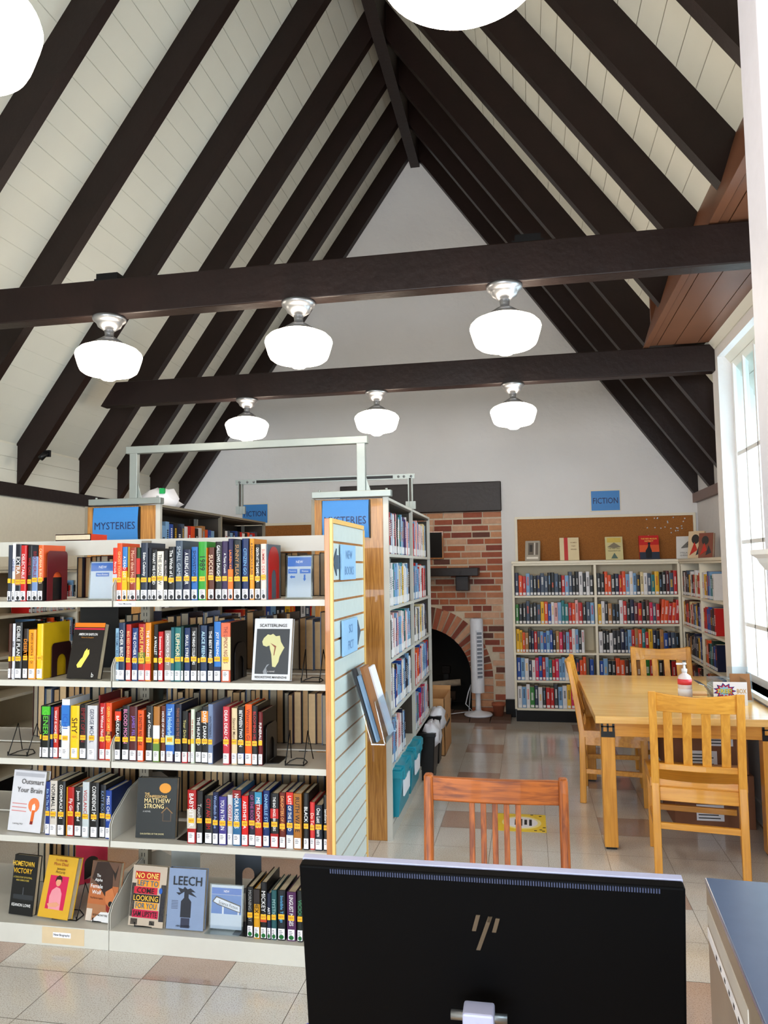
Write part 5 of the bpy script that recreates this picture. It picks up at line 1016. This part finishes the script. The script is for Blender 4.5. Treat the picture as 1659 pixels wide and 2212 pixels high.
# FREE sign box
t = thing('display_box', 'acrylic display box with comic FREE sign on the table', 'box', (1.12, 4.66, TZ)); 
q = MB(); q.box(-.105, .075, -.004, -.001, 0, .13, M_paper); q.build('sign_card', t)
q = MB(); st = [((.055 if k % 2 == 0 else .036)*math.cos(2*PI*k/22)*1.15-.045, .080+(.046 if k % 2 == 0 else .030)*math.sin(2*PI*k/22)) for k in range(22)]; q.prism(st, 1, -.0052, -.004, cmat((30, 60, 150))); q.prism([(-.045+(a+.045)*.82, .080+(b-.080)*.82) for a, b in st], 1, -.0060, -.004, cmat((220, 60, 50))); q.prism([(-.045+(a+.045)*.66, .080+(b-.080)*.66) for a, b in st], 1, -.0066, -.004, cmat((150, 200, 230))); q.build('starburst', t, fix=True)
q = MB(); lettering(q, 'FREE!', cmat((40, 40, 40)), (-.043, -.0070, .078), X_, Z_, .078, .026); lettering(q, 'FREE!', cmat((240, 220, 60)), (-.045, -.0076, .080), X_, Z_, .076, .024); lettering(q, 'BOX', cmat((200, 160, 60)), (.045, -.0055, .08), X_, Z_, .05, .025); q.build('sign_lettering', t)
q = MB(); q.box(-.105, .075, 0, .003, 0, .09, M_acr); q.box(-.105, -.102, 0, .16, 0, .14, M_acr); q.box(.072, .075, 0, .16, 0, .14, M_acr); q.box(-.105, .075, .157, .16, 0, .14, M_acr); q.box(-.105, .075, 0, .16, 0, .003, M_acr); q.build('acrylic_tray', t)
t = thing('comic_magazine', 'curved black and white magazine beside the sanitiser bottle', 'magazine', (.985, 4.80, TZ))
q = MB(); n = 10; vs = []; fs = []
for k in range(n+1):
    a = k/n; x = .10*a-.03; z = .10*(1-a)**1.0*1.0+.006-.05*math.sin(PI*a)*(-.5)
    vs += [(x, -.06, z), (x, .10, z), (x+.003, -.06, z-.003), (x+.003, .10, z-.003)]
for k in range(n): b = 4*k; fs += [(b, b+4, b+5, b+1), (b+2, b+3, b+7, b+6), (b, b+2, b+6, b+4), (b+1, b+5, b+7, b+3)]
fs += [(0, 1, 3, 2), (4*n, 4*n+2, 4*n+3, 4*n+1)]
q.add(vs, fs, M_paper); q.build('page_block', t, fix=True)
q = MB()
for k in range(n):
    a = (k+.25)/n; x = .10*a-.03; z = .10*(1-a)+.0072+.025*math.sin(PI*a); q.box(x-.002, x+.003, -.055, .09, z-.001, z+.0012, M_ink)
q.build('print', t)
t = thing('leaflet_stand', 'clear acrylic leaflet stand by the window on the table', 'leaflet stand', (1.20, 4.78, TZ), rx=-.2)
q = MB(); q.box(-.07, .06, 0, .003, 0, .20, M_acr); q.build('stand_plate', t); q = MB(); q.box(-.06, .05, -.003, -.0005, .01, .16, mat('kraft_paper', (150, 98, 56), .8)); q.build('leaflet', t)
o = MB().box(-.07, .07, -.05, .05, 0, .012, M_card).build('paper_folder'); o.location = (.985, 5.02, TZ+.0005); tag(o, 'brown paper folder lying behind the sanitiser bottle', 'folder')
# boxes under the table
for k, (x0, x1, y0, y1, z0, z1, lb) in enumerate([(.80, 1.24, 4.78, 5.20, 0, .30, 'brown shipping box on the floor under the table'), (.78, 1.22, 4.80, 5.22, .301, .56, 'brown shipping box stacked on another under the table')]):
    o_ = ((x0+x1)/2, (y0+y1)/2, z0); t = thing('shipping_box', lb, 'box', o_); q = MB(); q.box(x0, x1, y0, y1, z0, z1, M_cardd); q.build('box_body', t, o_, bevel=.002)
    q = MB(); q.box((x0+x1)/2-.025, (x0+x1)/2+.025, y0-.001, y1, z1, z1+.001, mat('packing_tape', (180, 140, 96), .3)); q.build('tape', t, o_)
    for j, (a, b, c, d) in enumerate([(.12, .27, .04, .13), (.22, .36, .16, .25)]):
        q = MB(); q.box(x0+a, x0+b, y0-.0015, y0, z0+c, z0+d, M_paper)
        for i in range(4): q.box(x0+a+.01, x0+b-.02-.01*(i % 2), y0-.002, y0-.001, z0+c+.012+i*.018, z0+c+.018+i*.018, M_ink)
        q.build('shipping_label', t, o_)

# ------------------------------------------------------------------ foreground desk, monitor, tower
DZ = .72
t = thing('computer_desk', 'desk under the monitor at the bottom edge', 'desk', (.3, .92, 0)); o_ = (.3, .92, 0)
q = MB(); q.box(-.42, 1.05, .62, 1.215, DZ-.03, DZ, M_tabt); q.build('desk_top', t, o_, bevel=.003)
for x in (-.40, 1.0):
    for y in (.64, 1.16): q = MB(); q.box(x, x+.04, y, y+.04, 0, DZ-.03, M_black); q.build('leg', t, o_)
t = thing('computer_monitor', 'black computer monitor seen from behind', 'monitor', (-.0705, 1.06, DZ)); 
MH, HW = .325, .2575; zt_ = 1.106-DZ; tl = .166
M_mon = mat('black_monitor_plastic', (3, 3, 4), .6, spec=.06); M_bez = mat('lavender_grey_bezel', (160, 162, 190), .4)
RT = Matrix.Translation((0, 0, zt_)) @ Matrix.Rotation(tl, 4, 'X')
q = MB(); q.T = RT; q.box(-HW, HW, 0, .018, -MH, 0, M_mon); q.build('back_cover', t, bevel=.003)
q = MB(); q.T = RT; q.box(-HW, HW, .018, .030, -MH, .001, M_bez); q.build('bezel', t, bevel=.001)
q = MB(); q.T = RT; q.box(-HW+.02, HW-.02, .030, .031, -MH+.02, -.012, M_black); q.build('screen', t)
q = MB(); q.T = RT; n = 130
for k in range(n): x = -HW+.045+k*(2*HW-.075)/n; q.box(x, x+.0018, -.0015, .006, -.0085, -.0025, mat('vent_fin', (46, 56, 84), .4))
q.build('vent_strip', t)
M_logo = mat('bronze_logo', (84, 72, 58), .4, metal=.3)
q = MB(); q.T = RT; cxm = .0
def slant(x, z0, z1, w=.006, sh=.28): q.prism([(x, z0), (x+w, z0), (x+w+(z1-z0)*sh, z1), (x+(z1-z0)*sh, z1)], 1, -.0015, 0, M_logo)
slant(-.018, -.078, -.055, .0055); slant(-.013, -.105, -.056, .0055, .36); slant(.009, -.078, -.058, .0055); slant(.003, -.064, -.056, .004)
q.build('logo', t, fix=True)
q = MB(); q.box(-.028, .012, -.045, -.012, .0, .232, M_bez); l = q.build('stand_column', t, bevel=.003)
q = MB(); q.tube([(-.045, -.02, .216), (.028, -.02, .216)], .006, M_chrome, 12); q.build('hinge_rod', t)
q = MB(); q.box(-.11, .09, -.09, .10, 0, .010, M_bez); q.build('stand_base', t, bevel=.003)
t = thing('desktop_computer', 'grey desktop computer tower with glossy blue-grey top', 'computer', (.2385, 1.08, DZ), -.06)
q = MB(); q.box(0, .19, -.28, .166, 0, .322, mat('tan_grey_metal', (150, 138, 122), .4, metal=.3)); q.build('case', t, bevel=.002)
q = MB(); q.box(-.001, .191, -.281, .167, .322, .331, mat('glossy_slate_top', (92, 106, 134), .16)); q.build('top_panel', t, bevel=.0015)
q = MB(); q.box(-.0012, 0, -.12, .155, .270, .296, mat('grey_label', (188, 184, 178), .5)); q.build('paper_label', t); q = MB(); q.box(-.0014, 0, -.12, .160, .248, .262, M_paper)
for k in range(7): q.box(-.0018, 0, -.10+k*.03, -.092+k*.03, .252, .257, M_ink)
q.build('paper_label', t)
for k in range(2): q = MB(); q.box(-.0015, .001, .075-.03*k, .081-.03*k, .05, .13, M_black); q.build('vent_slot', t)
t = thing('blue_mug', 'blue mug on the desk left of the monitor', 'mug', (atY(688, 2205, 1.165).x, 1.165, DZ)); q = MB(); q.lathe([(.035, 0), (.040, .005), (.040, .095), (.037, .097), (.036, .01), (0, .008)], cmat((30, 80, 190)), n=32); q.build('mug_body', t); q = MB(); q.tube([(.038, 0, .075), (.062, 0, .07), (.066, 0, .045), (.056, 0, .025), (.038, 0, .022)], .005, cmat((30, 80, 190)), 8); q.build('handle', t)
